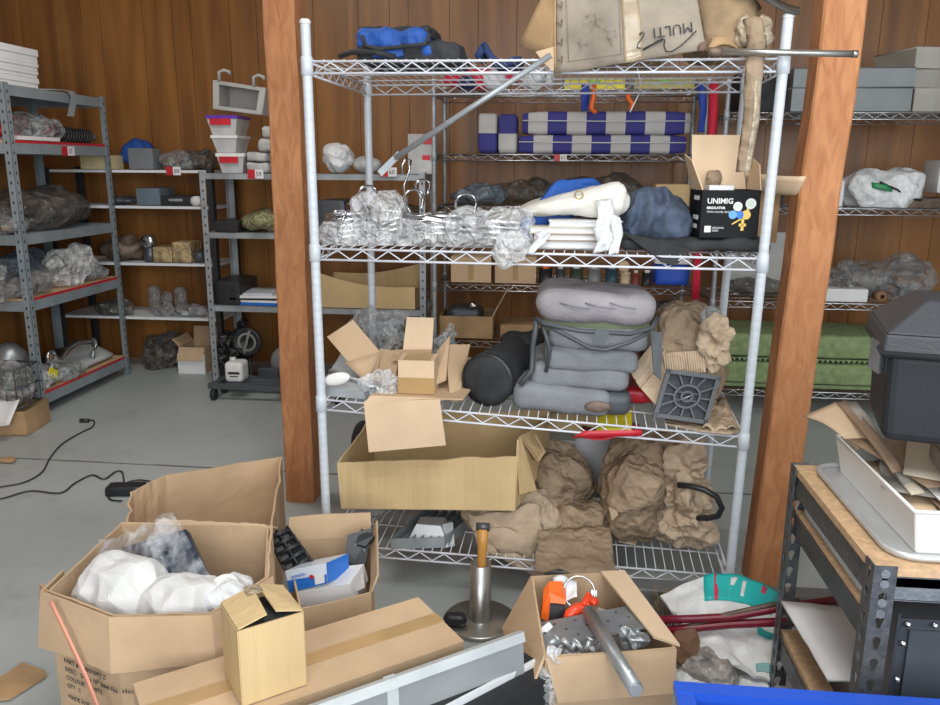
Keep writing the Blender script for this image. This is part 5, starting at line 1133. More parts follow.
# exhaust parts on the lowest shelf
zl = LZ[0]+.018
T = thing('exhaust_bracket', 'curved chrome bracket with ring ends on the lowest left shelf', 'bracket', (UX-.1,4.4,zl))
g = M(); Yp = lambda px: sx(px,345,UX-.06).y
pts = [V((UX-.06,Yp(50),zl+.15)),V((UX-.06,Yp(58),zl+.11)),V((UX-.06,Yp(66),zl+.15)),V((UX-.06,Yp(78),zl+.17)),V((UX-.06,Yp(88),zl+.15)),V((UX-.06,Yp(93),zl+.13))]; g.tube(pts,[.022,.02,.024,.024,.02,.016],10); part('arm', g, CHROME, T)
for p_ in (pts[0],pts[-1]): g = M(); g.tube([p_+V((0,.034*math.cos(a),.034*math.sin(a))) for a in [i*2*PI/16 for i in range(16)]], .010, 7, closed=True); part('ring_end', g, CHROME, T)
g = M(); g.tube([pts[0]-V((0,0,.03)),V((UX-.08,pts[0].y,zl))], .014, 8); g.tube([pts[-1]-V((0,0,.03)),V((UX-.08,pts[-1].y,zl))], .012, 8); part('foot', g, ZINC, T)
litem('lump','engine_cover','black rounded cover under the chrome bracket on the lowest left shelf','cover',(56,92,350,390),UX-.16,.2,0,BLACK)
litem('lump','silencer','round grey silencer at the left of the lowest left shelf','silencer',(14,40,342,398),UX-.12,.2,0,ZINC,amp=.005)
T = thing('white_plate', 'pale grey oval plate at the right of the lowest left shelf', 'plate', (UX-.1,4.7,zl)); g = M(); a = V((UX-.03,sx(76,366,UX).y,zl+.01)); b = V((UX-.03,sx(121,352,UX).y,zl+.01))
g.soft(((a.x-.09),(a.y+b.y)/2,zl+.05),(.16,abs(b.y-a.y),.025),.9,10,rot=rot3('Y',.45),floor=zl); part('plate_body', g, mat('pale_grey',(.5,.52,.52),.5), T)
T = thing('small_engine', 'grey metal engine part with a yellow tag on the lowest left shelf', 'engine part', (UX-.06,4.15,zl))
y_ = sx(50,372,UX-.03).y; g = M(); g.soft((UX-.11,y_,zl+.06),(.16,.2,.12),1.2,14,.03,12,5,'v',floor=zl); part('casting', g, GALV, T)
g = M(); g.box((UX-.012,y_,zl+.075),(.006,.075,.05),rot3('X',-.5)); part('yellow_tag', g, YELLOW, T)
litem('bag','clear_bag','crumpled foil-like bag hanging at the left of the lowest left shelf','bag',(40,62,372,392),UX+.0,.08,0,CLEAR)
litem('bag','parts_bag','small clear bag and white handle in front of the grey oval plate','bag',(62,92,366,378),UX-.0,.08,0,CLEARG)
# floor, far left
c0 = [(-3.10,3.58),(gr(40,430,0).x,3.62),(gr(40,430,0).x-.03,3.86),(-3.12,3.84)]
carton('low_carton', 'low cardboard box on the floor below the left unit with white sheet on its side', 'carton', c0, .001, .13, [], mt=CARDD, top=None)
g = M(); g.grid(lambda u,v: V((-2.98+.34*u,3.57+.10*v-.05*u,.20-.10*(1-v)+.02*math.sin(u*6))), 10, 4, .003); solo('paper_sheet', g, WHITEP, 'curled white paper with red edge on top of the low cardboard box', 'paper')
T = thing('parts_crate', 'grey wire crate full of clear wrapped parts at the far left edge', 'crate', (-2.88,3.73,.135))
g = M(); x0,x1 = -3.08,-2.66; y0,y1 = 3.63,3.82
for zz_ in (.14,.24,.34):
    g.tube([(x0,y0,zz_),(x1,y0,zz_),(x1,y1,zz_),(x0,y1,zz_)], .005, 5, closed=True)
for i in range(9): g.cyl((x0+(x1-x0)*i/8,y0,.14),(x0+(x1-x0)*i/8,y0,.34),.003,5)
for i in range(5): g.cyl((x1,y0+(y1-y0)*i/4,.14),(x1,y0+(y1-y0)*i/4,.34),.003,5)
part('wire_frame', g, GREYP, T)
g = M(); g.soft((-2.87,3.725,.245),(.38,.17,.20),.8,20,.03,12,3,'c'); solo('clear_bag', g, GBAG, 'clear bag of parts filling the wire crate at the far left edge', 'bag')
# cables
def cable(label, pts, r=.0036, z=.006):
    P_ = [gr(x,y,z) for x,y in pts]; Q_ = []
    for i in range(len(P_)-1):
        p0 = P_[max(i-1,0)]; p1 = P_[i]; p2 = P_[i+1]; p3 = P_[min(i+2,len(P_)-1)]
        for k in range(6):
            t = k/6; Q_.append(.5*((2*p1)+(p2-p0)*t+(2*p0-5*p1+4*p2-p3)*t*t+(3*p1-p0-3*p2+p3)*t**3))
    Q_.append(P_[-1]); g = M(); g.tube(Q_, r, 6); return g
T = thing('cable', 'thin black cable with plug running across the floor from the left edge', 'cable', tuple(gr(60,460,0)))
part('cord', cable('', [(-30,492),(0,487),(25,482),(42,472),(50,458),(62,444),(80,433),(92,427),(94,421),(88,420)]), BLACK, T); part('plug', M().cyl(gr(89,420.5,.012),gr(80,420.5,.012),.011,8), BLACK, T)
T = thing('charger', 'black power adapter with its cable curling on the floor', 'charger', tuple(gr(128,490,0)))
part('cord', cable('', [(-40,505),(0,499),(30,491),(60,493),(75,483),(92,475),(104,479),(115,472),(122,472),(124,482)]), BLACK, T)
g = M(); c = gr(126,489,.02); g.soft(c,(.15,.075,.04),.4,6,rot=rz3(.15)); part('adapter_body', g, BLACK, T); g = cable('', [(112,490),(108,496),(112,500),(122,501)]); part('lead', g, BLACK, T); part('side_lead', cable('', [(128,482),(140,480),(160,483)]), BLACK, T)
g = M(); g.poly([gr(x,y,.004) for x,y in ((-10,702),(-8,685),(22,664),(44,672),(47,677),(10,700))], (0,0,.006)); solo('cardboard_scrap', g, CARDD, 'torn cardboard scrap on the floor at the lower left', 'cardboard')
g = M(); g.soft(gr(5,460,.012),(.10,.04,.022),.8,8,.006,20,2,'v',floor=.001); solo('wood_chip', g, CARDD, 'small brown chip on the floor joint at the left edge', 'chip')
# ================================================================== FOREGROUND cartons
A0 = [(-1.10,1.52),(-.90,1.44),(-.70,1.47),(-.625,1.62),(-.70,1.86),(-1.12,1.87)]
def poly_carton(name, label, pts, rim, skirt=(), mt=CARD, thick=.006, zb=.002, bottom_in=.0, seed=0, z0s=0, wav=.008):
    n = len(pts); cen = sum((V((*p,0)) for p in pts), V((0,0,0)))/n; T = thing(name, label, 'carton', (cen.x,cen.y,0))
    rims = rim if isinstance(rim, (list,tuple)) else [rim]*n
    g = M()
    for i in range(n):
        j = (i+1)%n; a, b = V((*pts[i],zb)), V((*pts[j],zb)); o = (b-a).cross(V((0,0,1))).normalized()
        g.grid(lambda u,v: a.lerp(b,u)+V((0,0,(rims[i]*(1-u)+rims[j]*u-zb)*v))+o*wav*noise.noise(V((u*4+i*3,v*3,seed)))*math.sin(u*PI), 8, 8, thick, sm=False)
    g.poly([V((*p,zb)) for p in pts], (0,0,.006)); part('body', g, mt, T)
    return T, [V((*p,r)) for p, r in zip(pts, rims)]
T, U = poly_carton('large_carton', 'big open cardboard carton with printed text, holding white bundles and a bagged panel', A0, [.42,.42,.42,.43,.44,.42])
g = M(); sp = [U[5].lerp(U[0],.75)]+U[:4]; nr_ = []
for i in range(len(sp)):
    d1 = (sp[min(i+1,len(sp)-1)]-sp[max(i-1,0)]); o = d1.cross(V((0,0,1))).normalized(); nr_.append(o)
def skf(u, v):
    k = min(3, int(u*4)); f = u*4-k; p = sp[k].lerp(sp[k+1], f); o = nr_[k].lerp(nr_[k+1], f)
    return p+o*(.009+.016*v+.004*math.sin(u*9)*v)+V((0,0,.004-(.135-.03*u)*v+.012*v*noise.noise(V((u*5,0,2)))))
g.grid(skf, 32, 4, .005, sm=False)
part('folded_skirt', g, CARD, T)
g = M(); g.slab([U[3]+V((-.008,0,-.005)),U[4]+V((-.01,-.01,-.005)),U[4]+V((-.03,-.04,-.30)),U[3].lerp(U[4],.3)+V((-.06,0,-.26))], .005); part('side_flap', g, CARD, T)
g = M(); g.slab([U[4]+V((-.02,.0,0)),U[5],U[5]+V((.01,.07,-.06)),U[4]+V((-.02,.09,-.05))], .005); part('back_flap', g, CARD, T)
g = M(); g.slab([U[0],U[0]+V((-.035,.03,-.0)),U[0]+V((-.04,.02,-.10)),U[0]+V((-.004,-.01,-.13))], .006); part('torn_corner', g, CARDD, T)
g = M(); p_ = [sx_ for sx_ in ((60,594,1.50),(75,625,1.47),(95,668,1.45),(112,712,1.44),(130,760,1.43))]
g.grid(lambda u,v: at(*p_[min(3,int(v*4))]).lerp(at(*p_[min(3,int(v*4))+1]), v*4-min(3,int(v*4)))+V(((u-.5)*.010,-.032,0)), 1, 12, .002); part('strap', g, PINKS, T, 'salmon plastic strap')
# text on the lower front
aF, bF = V((*A0[0],0)), V((*A0[1],0)); d_ = (bF-aF).normalized(); n_ = d_.cross(V((0,0,1))).normalized()
aG, bG = V((*A0[1],0)), V((*A0[2],0)); dG = (bG-aG).normalized(); nG = dG.cross(V((0,0,1))).normalized()
for s_, x_, z_, h_ in (('PART #:  SAR02091 Z',.03,.262,.015),('DESC:   5/8" x 10" Steel Eye',.03,.240,.015),('COLOUR : WHITE',.03,.219,.015),('QTY : 2',.03,.199,.014),('MADE FOR : VERTICAL',.03,.170,.015),('G.W  1.1 kg   12.5',.03,.143,.014),('N.W      2.75 m',.03,.123,.014)):
    text(s_, h_, aF+d_*(x_+.015)+V((0,0,z_))+n_*.010, d_, (0,0,1), INK, T)
text('Hook Screw Eyelet', .015, aG+dG*.006+V((0,0,.240))+nG*.010, dG, (0,0,1), INK, T)
text('Side-', .05, aF+d_*.10+V((0,0,.065))+n_*.010, d_, (0,0,1), INK, T, bold=.001)
# contents
g = M(); g.soft((-.975,1.60,.365),(.20,.19,.20),1.1,26,.022,9,3,'c'); g.v = [V((p.x,p.y,min(p.z,.47))) for p in g.v]
solo('white_bundle', g, mat('white_foam',(.74,.74,.73),.6,bump=.15), 'white wrapped bundle at the left inside the big printed carton', 'bundle')
g = M(); g.soft((-.805,1.585,.355),(.18,.17,.18),1.1,26,.022,9,8,'c'); solo('white_bundle', g, MC['white_foam'], 'white wrapped bundle in the middle of the big printed carton', 'bundle')
T = thing('bagged_part', 'round white part in clear plastic at the right inside the big printed carton', 'part', (-.715,1.56,.30))
g = M(); g.soft((-.705,1.60,.36),(.09,.12,.12),.9,12,.02,12,2,'c'); part('plastic_cover', g, WBAG, T); g = M(); g.cyl((-.715,1.585,.415),(-.715,1.58,.427),.03,18); part('round_cap', g, WHITEC, T)
T = thing('bagged_board', 'dark blue flat panel in a clear bag leaning inside the big printed carton', 'panel', (-.86,1.74,.30))
c4 = [(98,588,1.66),(217,592,1.62),(188,531,1.74),(112,553,1.78)]; c = Q(*c4); g = M(); g.slab(c, .02); part('panel', g, mat('panel_dark',(.03,.04,.065),.4), T)
g = M(); c = Q((98,592,1.65),(222,594,1.61),(176,516,1.75),(100,548,1.79)); n_s = V((0,-.018,.02))
g.grid(lambda u,v: c[0].lerp(c[1],u).lerp(c[3].lerp(c[2],u),v)+n_s*(.9+.6*noise.noise(V((u*5,v*5,0))))+V((0,0,.012*noise.noise(V((u*9,v*8,3))))), 18, 14, .002); part('clear_bag', g, CLEARX, T)
g = M(); g.soft(at(168,545,1.70)+V((0,-.02,.015)),(.075,.03,.11),1.2,14,.02,22,5,'c'); part('bag_neck', g, CLEARX, T)

# carton behind
B0 = [(-1.235,2.09),(-.776,2.056),(-.93,2.60),(-1.269,2.409),(-1.325,2.281)]
T, U = poly_carton('large_carton', 'worn cardboard carton standing behind the printed one at the foot of the left timber post', B0, [.31,.33,.345,.335,.325], seed=5, wav=.015)
g = M(); g.slab([U[0],U[1],U[1]+V((0,-.07,-.10)),U[0]+V((.06,-.06,-.10))], .006); part('front_flap', g, CARD, T)
g = M(); g.grid(lambda u,v: U[0].lerp(U[1],.2+.7*u)+V((0,-.004+.01*v,.004+.012*v+.006*noise.noise(V((u*12,v,1))))), 16, 2, .004); part('torn_rim', g, CARDL, T)

# small carton with black parts
C0 = [(-.585,1.705),(-.43,1.80),(-.50,2.11),(-.725,2.055)]
carton('open_carton', 'small open carton with black plastic parts and a blue printed box inside', 'carton', C0, .001, .30, [(1,.05,20,0),(2,.07,8,0)], mt=CARD)
T = thing('black_bracket', 'black ribbed plastic part leaning out of the left side of the small carton', 'part', (-.64,1.92,.15))
g = M(); q4 = Q((267,537,1.97),(290,529,2.00),(322,572,1.90),(296,592,1.87)); g.slab(q4, .03); part('channel', g, BLACK, T)
g = M(); nn_ = (q4[2]-q4[0]).cross(q4[3]-q4[1]).normalized(); nn_ = nn_ if nn_.y < 0 else -nn_
for k in range(6): 
    f = .08+.16*k; p, q_ = q4[0].lerp(q4[3], f), q4[1].lerp(q4[2], f); g.tube([p+nn_*.02, q_+nn_*.02], .006, 4)
for f in (.05,.5,.95): g.tube([q4[0].lerp(q4[1], f)+nn_*.02, q4[3].lerp(q4[2], f)+nn_*.02], .005, 4)
part('ribs', g, BLACK, T)
T = thing('black_bracket', 'flat black plastic plate with holes leaning at the back right of the small carton', 'part', (-.49,1.98,.15))
g = M(); q4 = Q((348,535,2.02),(373,528,2.04),(362,585,1.96),(340,590,1.95)); g.slab(q4, .02); g.slab(Q((362,530,2.04),(375,537,2.02),(366,548,2.0),(356,545,2.0)), .02); part('plate', g, BLACK, T)
g = M()
for px,py in ((357,545),(352,560),(366,550)): 
    c = at(px,py,1.99); g.cyl(c+V((0,-.012,.006)), c+V((0,-.018,.009)), .005, 10)
part('hole', g, DARKST, T)
T = thing('printed_box', 'blue and white printed box in clear wrap lying in the small carton', 'box', (-.55,1.87,.27))
q0 = Q((285,571,1.84),(326,563,1.84),(327,583,1.84),(290,592,1.84)); dep = V((.035,.08,-.012))
g = M(); g.hexa([q0[3],q0[2],q0[2]+dep,q0[3]+dep],[q0[0],q0[1],q0[1]+dep,q0[0]+dep]); part('box_body', g, mat('box_bluewhite',(.70,.78,.88),.25), T)
g = M(); f_ = lambda u,v: q0[3].lerp(q0[2],u).lerp(q0[0].lerp(q0[1],u),v)+V((0,-.0015,0))
g.slab([f_(0,.0),f_(1,0),f_(1,.45),f_(0,.55)], .002); g.slab([q0[1]+V((.002,0,0)),q0[1]+dep+V((.002,0,0)),q0[2]+dep+V((.002,0,0)),q0[2]+V((.002,0,0))], .002); part('blue_print', g, PRINTB, T)
g = M(); g.slab([f_(.70,.08)+V((0,-.002,0)),f_(.95,.08)+V((0,-.002,0)),f_(.95,.55)+V((0,-.002,0)),f_(.70,.55)+V((0,-.002,0))], .001); part('sticker', g, WHITEP, T); g = M(); c = f_(.63,.5)+V((0,-.002,0)); g.cyl(c,c+V((0,-.001,0)),.006,12); part('red_dot', g, RED, T)
text('BLENDED', .009, f_(.14,.62)+V((0,-.002,0)), q0[2]-q0[3], (0,0,1), PRINTB, T)
g = M(); q4 = Q((300,600,1.84),(352,592,1.84),(366,572,1.93),(318,578,1.93)); g.slab(q4, .05); solo('white_carton', g, WHITEP, 'plain white small carton under the blue printed box', 'carton')
g = M(); q4 = Q((335,580,1.90),(364,570,1.93),(366,590,1.88),(345,600,1.86)); g.slab(q4, .03); solo('grey_carton', g, mat('card_grey',(.5,.48,.47),.7), 'grey-white carton tucked at the right inside the small carton', 'carton')

# long flat carton with tape
zt = .36
P4 = [gr(270,708,zt), gr(464,641,zt), gr(425,595,zt), gr(125,682,zt)]
# make it a rectangle: front edge P4[0]-P4[1]
ax = (P4[1]-P4[0]).normalized(); front_l = P4[1]-ax*.63; wd = (P4[2]-P4[1]); nrm = V((-ax.y,ax.x,0)); dW = abs(wd.dot(nrm))
K = [front_l, P4[1], P4[1]+nrm*dW, front_l+nrm*dW]
T = thing('long_closed_carton', 'long closed brown carton with a strip of parcel tape, lying in the foreground', 'carton', ((K[0].x+K[2].x)/2,(K[0].y+K[2].y)/2,0))
g = M(); g.hexa([V((p.x,p.y,.0)) for p in K],[V((p.x,p.y,zt)) for p in K]); part('body', g, CARD, T)
g = M(); m0 = K[0].lerp(K[3],.42); m1 = K[1].lerp(K[2],.42); m2 = K[0].lerp(K[3],.60); m3 = K[1].lerp(K[2],.60); up = V((0,0,.0012))
g.slab([m0+up,m1+up+ax*.001,m3+up+ax*.001,m2+up], .0012); g.slab([m1+ax*.0012+up,m3+ax*.0012+up,m3+ax*.0012-V((0,0,.06)),m1+ax*.0012-V((0,0,.06))], .0012); part('tape', g, TAPE, T)
# yellow small carton with open top
zD = zt+.003; r0 = gr(306,684,zD); Yd = r0.y
l0 = gr(243,706,zD); h = at(305,612,Yd).z-zD
a, b = l0, r0; dx = (b-a).normalized(); ny = V((-dx.y,dx.x,0)); dp = .11
D0 = [a, b, b+ny*dp, a+ny*dp]
T = thing('small_open_carton', 'small yellowish carton with half-open top flaps standing on the long closed carton', 'carton', ((D0[0].x+D0[2].x)/2,(D0[0].y+D0[2].y)/2,zD))
g = M()
for i in range(4):
    p_, q_ = D0[i], D0[(i+1)%4]; g.slab([p_,q_,q_+V((0,0,h)),p_+V((0,0,h))], .004)
g.slab([p+V((0,0,.002)) for p in D0], .004); part('body', g, CARD2, T)
up = V((0,0,h+.003))
g = M(); g.slab([D0[3]+up,D0[0]+up,D0[0]+up+dx*.055+V((0,0,.014)),D0[3]+up+dx*.062+V((0,0,.016))], .003); part('left_flap', g, CARD2, T)
g = M(); g.slab([D0[1]+up,D0[2]+up,D0[2]+up-dx*.052+V((0,0,.018)),D0[1]+up-dx*.048+V((0,0,.008))+ny*.012], .003); part('right_flap', g, CARD2, T)
g = M(); g.slab([D0[0]+up+ny*.004-V((0,0,.006)),D0[1]+up+ny*.004-V((0,0,.006)),D0[2]+up-V((0,0,.012)),D0[3]+up-V((0,0,.012))], .002); part('inside_shade', g, DARK, T, 'dark sheet standing for the shade inside, between the flaps')  # near-black sheet below the flaps, shade of the carton's inside put in as colour
g = M(); c = D0[3].lerp(D0[2],.48)+up+V((0,0,.019)); g.slab([c-dx*.015,c+dx*.015,c+dx*.015-ny*.03,c-dx*.015-ny*.03], .001); part('tape', g, TAPEC, T)

# leaning white framed panel in front
zr = .385
p1, p2 = gr(315,704,zr), gr(522,631,zr); p0 = p1-(p2-p1)*.25; axx = (p2-p1).normalized(); nx = V((axx.y,-axx.x,0))
T = thing('framed_screen', 'pale panel with a white aluminium frame leaning in front of the long carton', 'panel', tuple((p0+p2)/2-V((0,0,zr))))
dn_ = V((0,0,-1))*zr+nx*.03
g = M(); g.slab([p0,p2,p2+V((0,0,-.02))+nx*.006,p0+V((0,0,-.02))+nx*.006], .016); 
c = p1.lerp(p2,.33); g.slab([c-axx*.012,c+axx*.012,c+axx*.012+dn_,c-axx*.012+dn_], .018); part('frame', g, mat('frame_white',(.50,.53,.53),.4), T)
g = M(); g.slab([p0+dn_*.05+nx*.0,p2+dn_*.05,p2+dn_*.98,p0+dn_*.98], .008); part('infill_sheet', g, mat('sheet_grey',(.30,.32,.325),.5,var=.12,vs=4), T)
g = M(); zb = .30; a, b = gr(420,718,zb), gr(524,664,zb); 
T = thing('black_bars', 'black rubber edged bar lying in front of the white framed panel', 'bar', tuple((a+b)/2-V((0,0,zb))))
ab = (b-a).normalized(); nb = V((ab.y,-ab.x,0)); a = a-ab*.1; b = b+ab*.03
g = M(); g.hexa([a+V((0,0,-zb)),b+V((0,0,-zb)),b+nb*-.03+V((0,0,-zb)),a+nb*-.03+V((0,0,-zb))],[a,b,b-nb*.03,a-nb*.03]); g.hexa([a+nb*.012+V((0,0,-zb)),b+nb*.012+V((0,0,-zb)),b+nb*.05+V((0,0,-zb)),a+nb*.05+V((0,0,-zb))][::-1],[a+nb*.012+V((0,0,-.01)),b+nb*.012+V((0,0,-.01)),b+nb*.05+V((0,0,-.02)),a+nb*.05+V((0,0,-.02))][::-1]); part('rubber', g, BLACK, T)
g = M(); g.hexa([a+nb*.002+V((0,0,-.03)),b+nb*.002+V((0,0,-.03)),b+nb*.010+V((0,0,-.03)),a+nb*.010+V((0,0,-.03))],[a+nb*.002+V((0,0,.002)),b+nb*.002+V((0,0,.002)),b+nb*.010+V((0,0,.002)),a+nb*.010+V((0,0,.002))]); part('white_edge', g, WHITE, T)

# pipe stand with hammer
c = gr(480,622,.0); c.z = 0
T = thing('pipe_stand', 'steel pipe upright welded on a round plate, with a hammer standing in it', 'stand', tuple(c))
zt = at(483,563,c.y).z
g = M(); g.lathe(c, [(0,0),(.105,0),(.11,.004),(.11,.012),(.105,.015),(0,.015)], 40); part('base_plate', g, STEEL, T)
g = M(); g.lathe(c, [(.0345,.015),(.0345,.02),(.032,.024),(.032,zt),(.028,zt),(.028,.02)], 24); part('pipe', g, STEEL, T)
T = thing('hammer', 'hammer with a worn wooden handle standing in the steel pipe', 'hammer', (c.x,c.y,.02))
g = M(); a, b = V((c.x,c.y,.03)), at(483,528,c.y); g.tube([a,a.lerp(b,.5),a.lerp(b,.8),b], [.012,.013,.015,.016], 10); part('wooden_handle', g, WOODH, T)
g = M(); g.cyl(b+V((-.02,0,.004)), b+V((.02,0,.004)), .012, 12); part('head', g, DARKST, T)
g = M(); c2 = gr(452,645,.0); g.soft((c.x-.07,c.y-.05,.035),(.07,.04,.04),.9,8); solo('rubber_stop', g, BLACK, 'black rubber knob lying on the round plate of the pipe stand', 'knob')

# carton with tools
zr = .33
P5 = [gr(545,656,zr), gr(676,648,zr), gr(622,573,zr), gr(532,576,zr)]
C5 = [(p.x,p.y) for p in P5]
TC = carton('tool_carton', 'open carton full of brackets, tape dispenser and steel parts in the foreground', 'carton', C5, .001, zr, [], mt=CARD)
g = M(); U = P5
g.slab([U[3],U[0],at(526,703,U[0].y-.03),at(503,628,U[3].y-.06)], .006); part('left_flap', g, CARD, TC)
g = M(); rr_ = U[2]-U[1]
g.slab([U[1]+V((-.045,.03,.004)),U[2]+V((-.055,-.01,.004)),U[2]+V((.006,0,.006)),U[1]+V((.008,0,.006))], .006); part('right_flap', g, CARDL, TC)
g = M(); g.slab([U[0]+V((.0,-.004,0)),U[1]+V((0,-.004,0)),U[1]+V((.0,-.015,-.10)),U[0]+V((.03,-.015,-.10))], .006); part('front_flap', g, CARD, TC)
zi = zr-.085
g = M(); cI = sum(U, V((0,0,0)))/4; g.soft((cI.x,cI.y-.0,zi-.03),(.19,.25,.10),.9,22,.03,18,4,'c'); solo('clear_bag', g, CLEAR, 'clear bag of fittings filling the tool carton', 'bag')
# pole bracket with round bar
T = thing('steel_bracket', 'galvanised perforated plate with a round bar welded across it, sticking out of the tool carton', 'bracket', (cI.x,cI.y,zi))
g = M(); q4 = [gr(540,645,zr-.02),gr(538,622,zr-.01),gr(640,605,zr+.03),gr(652,622,zr+.03)]; q4[3] = at(653,624,q4[3].y-.02)
g.slab([at(540,648,1.60),at(537,624,1.70),at(643,604,1.78),at(653,626,1.68)], .006); part('perforated_plate', g, ZINC, T)
g = M(); A_,B_,C_,D_ = at(540,648,1.60),at(537,624,1.70),at(643,604,1.78),at(653,626,1.68); nn = (C_-A_).cross(D_-B_).normalized(); nn = nn if nn.z > 0 else -nn
for i in range(10):
    for v in (.2,.5,.8):
        if (i+int(v*10)) % 2: p = A_.lerp(D_,.06+i*.095).lerp(B_.lerp(C_,.06+i*.095), v); g.cyl(p+nn*.0031, p+nn*.0038, .0035, 8)
part('hole', g, DARKST, T)
g = M(); a, b = at(588,616,1.72), at(636,690,1.42); g.cyl(a+V((0,0,.012)), b, .0155, 22); part('round_bar', g, ZINC, T)
g = M(); g.cyl(b+(b-a).normalized()*-.001,b+(b-a).normalized()*.002,.0135,20); c = a.lerp(b,.86)+V((0,-.004,.0165)); g.cyl(c,c+V((0,-.001,.002)),.003,10); part('bar_end', g, ALU, T)
# tape measure / dispenser, orange grip
T = thing('tape_dispenser', 'orange and black tape gun lying in the tool carton', 'tape gun', tuple(at(556,608,1.78)))
g = M(); g.poly(Q((541,618,1.77),(543,600,1.77),(549,592,1.78),(562,592,1.78),(566,600,1.78),(565,606,1.77),(551,604,1.77),(548,622,1.76)), (0,.03,.012)); part('orange_body', g, ORANGE, T)
g = M(); g.poly(Q((550,605,1.765),(565,607,1.765),(564,620,1.76),(549,622,1.755)), (0,.028,.01)); part('black_grip', g, BLACK, T)
T = thing('orange_clamp', 'red-orange plastic handle lying across the tool carton', 'handle', tuple(at(580,605,1.77)))
g = M(); g.tube([at(566,624,1.74),at(570,614,1.75),at(577,609,1.76),at(584,607,1.77),at(591,600,1.78),at(598,602,1.78)], [.012,.014,.015,.013,.011,.008], 10); part('grip', g, ORRED, T)
g = M(); g.tube([at(583,606,1.76),at(588,596,1.79),at(590,594,1.79)], .008, 8); g.tube([at(590,600,1.77),at(596,604,1.76)],.007,8); part('trigger', g, ORRED, T)
T = thing('hose_clamp', 'round steel hose clamp standing in the back of the tool carton', 'clamp', tuple(at(578,592,1.82)))
c = at(579,592,1.81); g = M(); q_ = rot3('X',1.1) @ rz3(0); g.lathe(c, [(.036,-.010),(.040,-.010),(.040,.010),(.036,.010),(.036,-.010)], 30, axis=q_); part('band', g, CHROME, T); g = M(); g.box(c+V((.036,0,-.0)),(.014,.014,.012),q_); part('screw_housing', g, ZINC, T)
g = M(); g.grid(lambda u,v: at(553+24*u,578+22*v,1.84-.05*v)+V((0,0,.008*math.sin(u*5+v*3))), 8, 8, .002); solo('paper_note', g, WHITEP, 'crumpled white paper at the back left of the tool carton', 'paper')
g = M(); q4 = Q((536,632,1.66),(549,622,1.68),(553,627,1.67),(541,638,1.65)); g.slab(q4, .003); solo('white_tag', g, WHITEP, 'white plastic tag with holes left in the tool carton', 'tag')
for i,(px,py,dx_,dy_) in enumerate(((548,645,8,-6),(556,650,9,-9),(563,640,8,8),(571,650,5,-8),(578,644,6,8),(586,650,4,-10),(592,648,3,9),(567,655,10,-2))):
    a, b = at(px,py,1.615), at(px+dx_,py+dy_,1.625); g = M(); g.cyl(a,b,.0055,10); g.cyl(b,b+(b-a).normalized()*.005,.0095,6)
    T = solo('bolt', g, ALU, 'shiny bolt near the front of the tool carton, %s from the left' % ('first','second','third','fourth','fifth','sixth','seventh','lowest')[i], 'bolt', 'bolts in the tool carton')
g = M(); g.soft(at(635,640,1.66),(.06,.05,.05),1.2,14,.02,24,4,'c'); solo('steel_fittings', g, ZINC, 'small grey cast fitting at the right inside the tool carton', 'fitting')
bag('clear_bag', 'clear wrap bulging out between the left flap and the front of the tool carton', 'bag', (536,556,660,700), 1.52, .04, .18, CLEAR)

# white and teal bag, red hoses, dirty bag
T = thing('printed_sack', 'white plastic sack with teal and pink print lying by the steel channel', 'sack', (.52,2.05,0))
def sk(u, v):
    a = gr(660,598,.15).lerp(gr(782,598,.15), u); b = gr(705,655,.10).lerp(gr(775,685,.06), u)
    p = a.lerp(b, v); p.z += (.05*math.sin(u*PI)*(1-v)**2)+.015*noise.noise(V((u*5,v*6,1)))-.12*(1-v)**8*0
    e = .035*(math.sin(u*PI)); p.y += e*(1-v)
    return p
g = M(); g.grid(sk, 34, 26, .01, sm=False)
for p in g.v: p.z = max(p.z, .004)
part('sack_body', g, mat('sack_white',(.80,.81,.80),.4,var=.06,bump=.4,crum=10), T)
def patch(u0,u1,v0,v1,mt,nm,sh=0):
    g = M(); g.grid(lambda u,v: sk(u0+(u1-u0)*u+sh*v, v0+(v1-v0)*v)+V((0,-.002,.0125)), 8, 8, .0012); part(nm, g, mt, T)
patch(.36,.98,.0,.30,TEAL,'teal_print',-.06); patch(.78,.98,.48,.58,TEAL,'teal_print'); patch(.45,.49,.0,.30,mat('pink_print',(.6,.06,.14),.5),'pink_stripe',-.06)
patch(.84,.88,.03,.26,MC['pink_print'],'pink_stripe',-.05); patch(.58,.64,.04,.24,MC['sack_white'],'white_swirl',-.10); patch(.68,.71,.06,.24,MC['sack_white'],'white_swirl',-.04); patch(.74,.96,.88,.96,mat('teal_pale',(.25,.50,.48),.5),'pale_print')
g = M(); g.soft((.53,2.0,.02),(.34,.26,.045),.8,14,.03,7,3,'c',floor=.002); solo('white_sack', g, WBAG, 'second white sack bulging underneath the printed one', 'sack')
for k,(lb,pts,mt) in enumerate((('upper dark red hose running over the printed sack',[(650,620),(690,619),(730,617),(790,606),(850,598)],REDD),('lower dark red hose running over the printed sack',[(655,632),(690,628),(730,624),(780,622),(850,620)],REDD),('brown stick lying between the dark red hoses',[(668,632),(690,626),(725,615),(770,605),(800,600)],RUST))):
    g = M(); g.tube([at(x,y,1.98-.0*k) for x,y in pts], (.011,.012,.007)[k], 8); solo(('red_hose','red_hose','stick')[k], g, mt, lb, ('hose','hose','stick')[k])
g = M(); q4 = gr(702,668,.05); g.soft(q4,(.17,.09,.09),1.2,22,.02,14,6,'c',rot=rz3(-.7),floor=.002); solo('dirty_bag', g, mat('dirty_clear',(.50,.46,.42),.3,var=.35,vs=14,bump=.6,crum=18), 'grubby clear bag of rags between the tool carton and the white sack', 'bag')
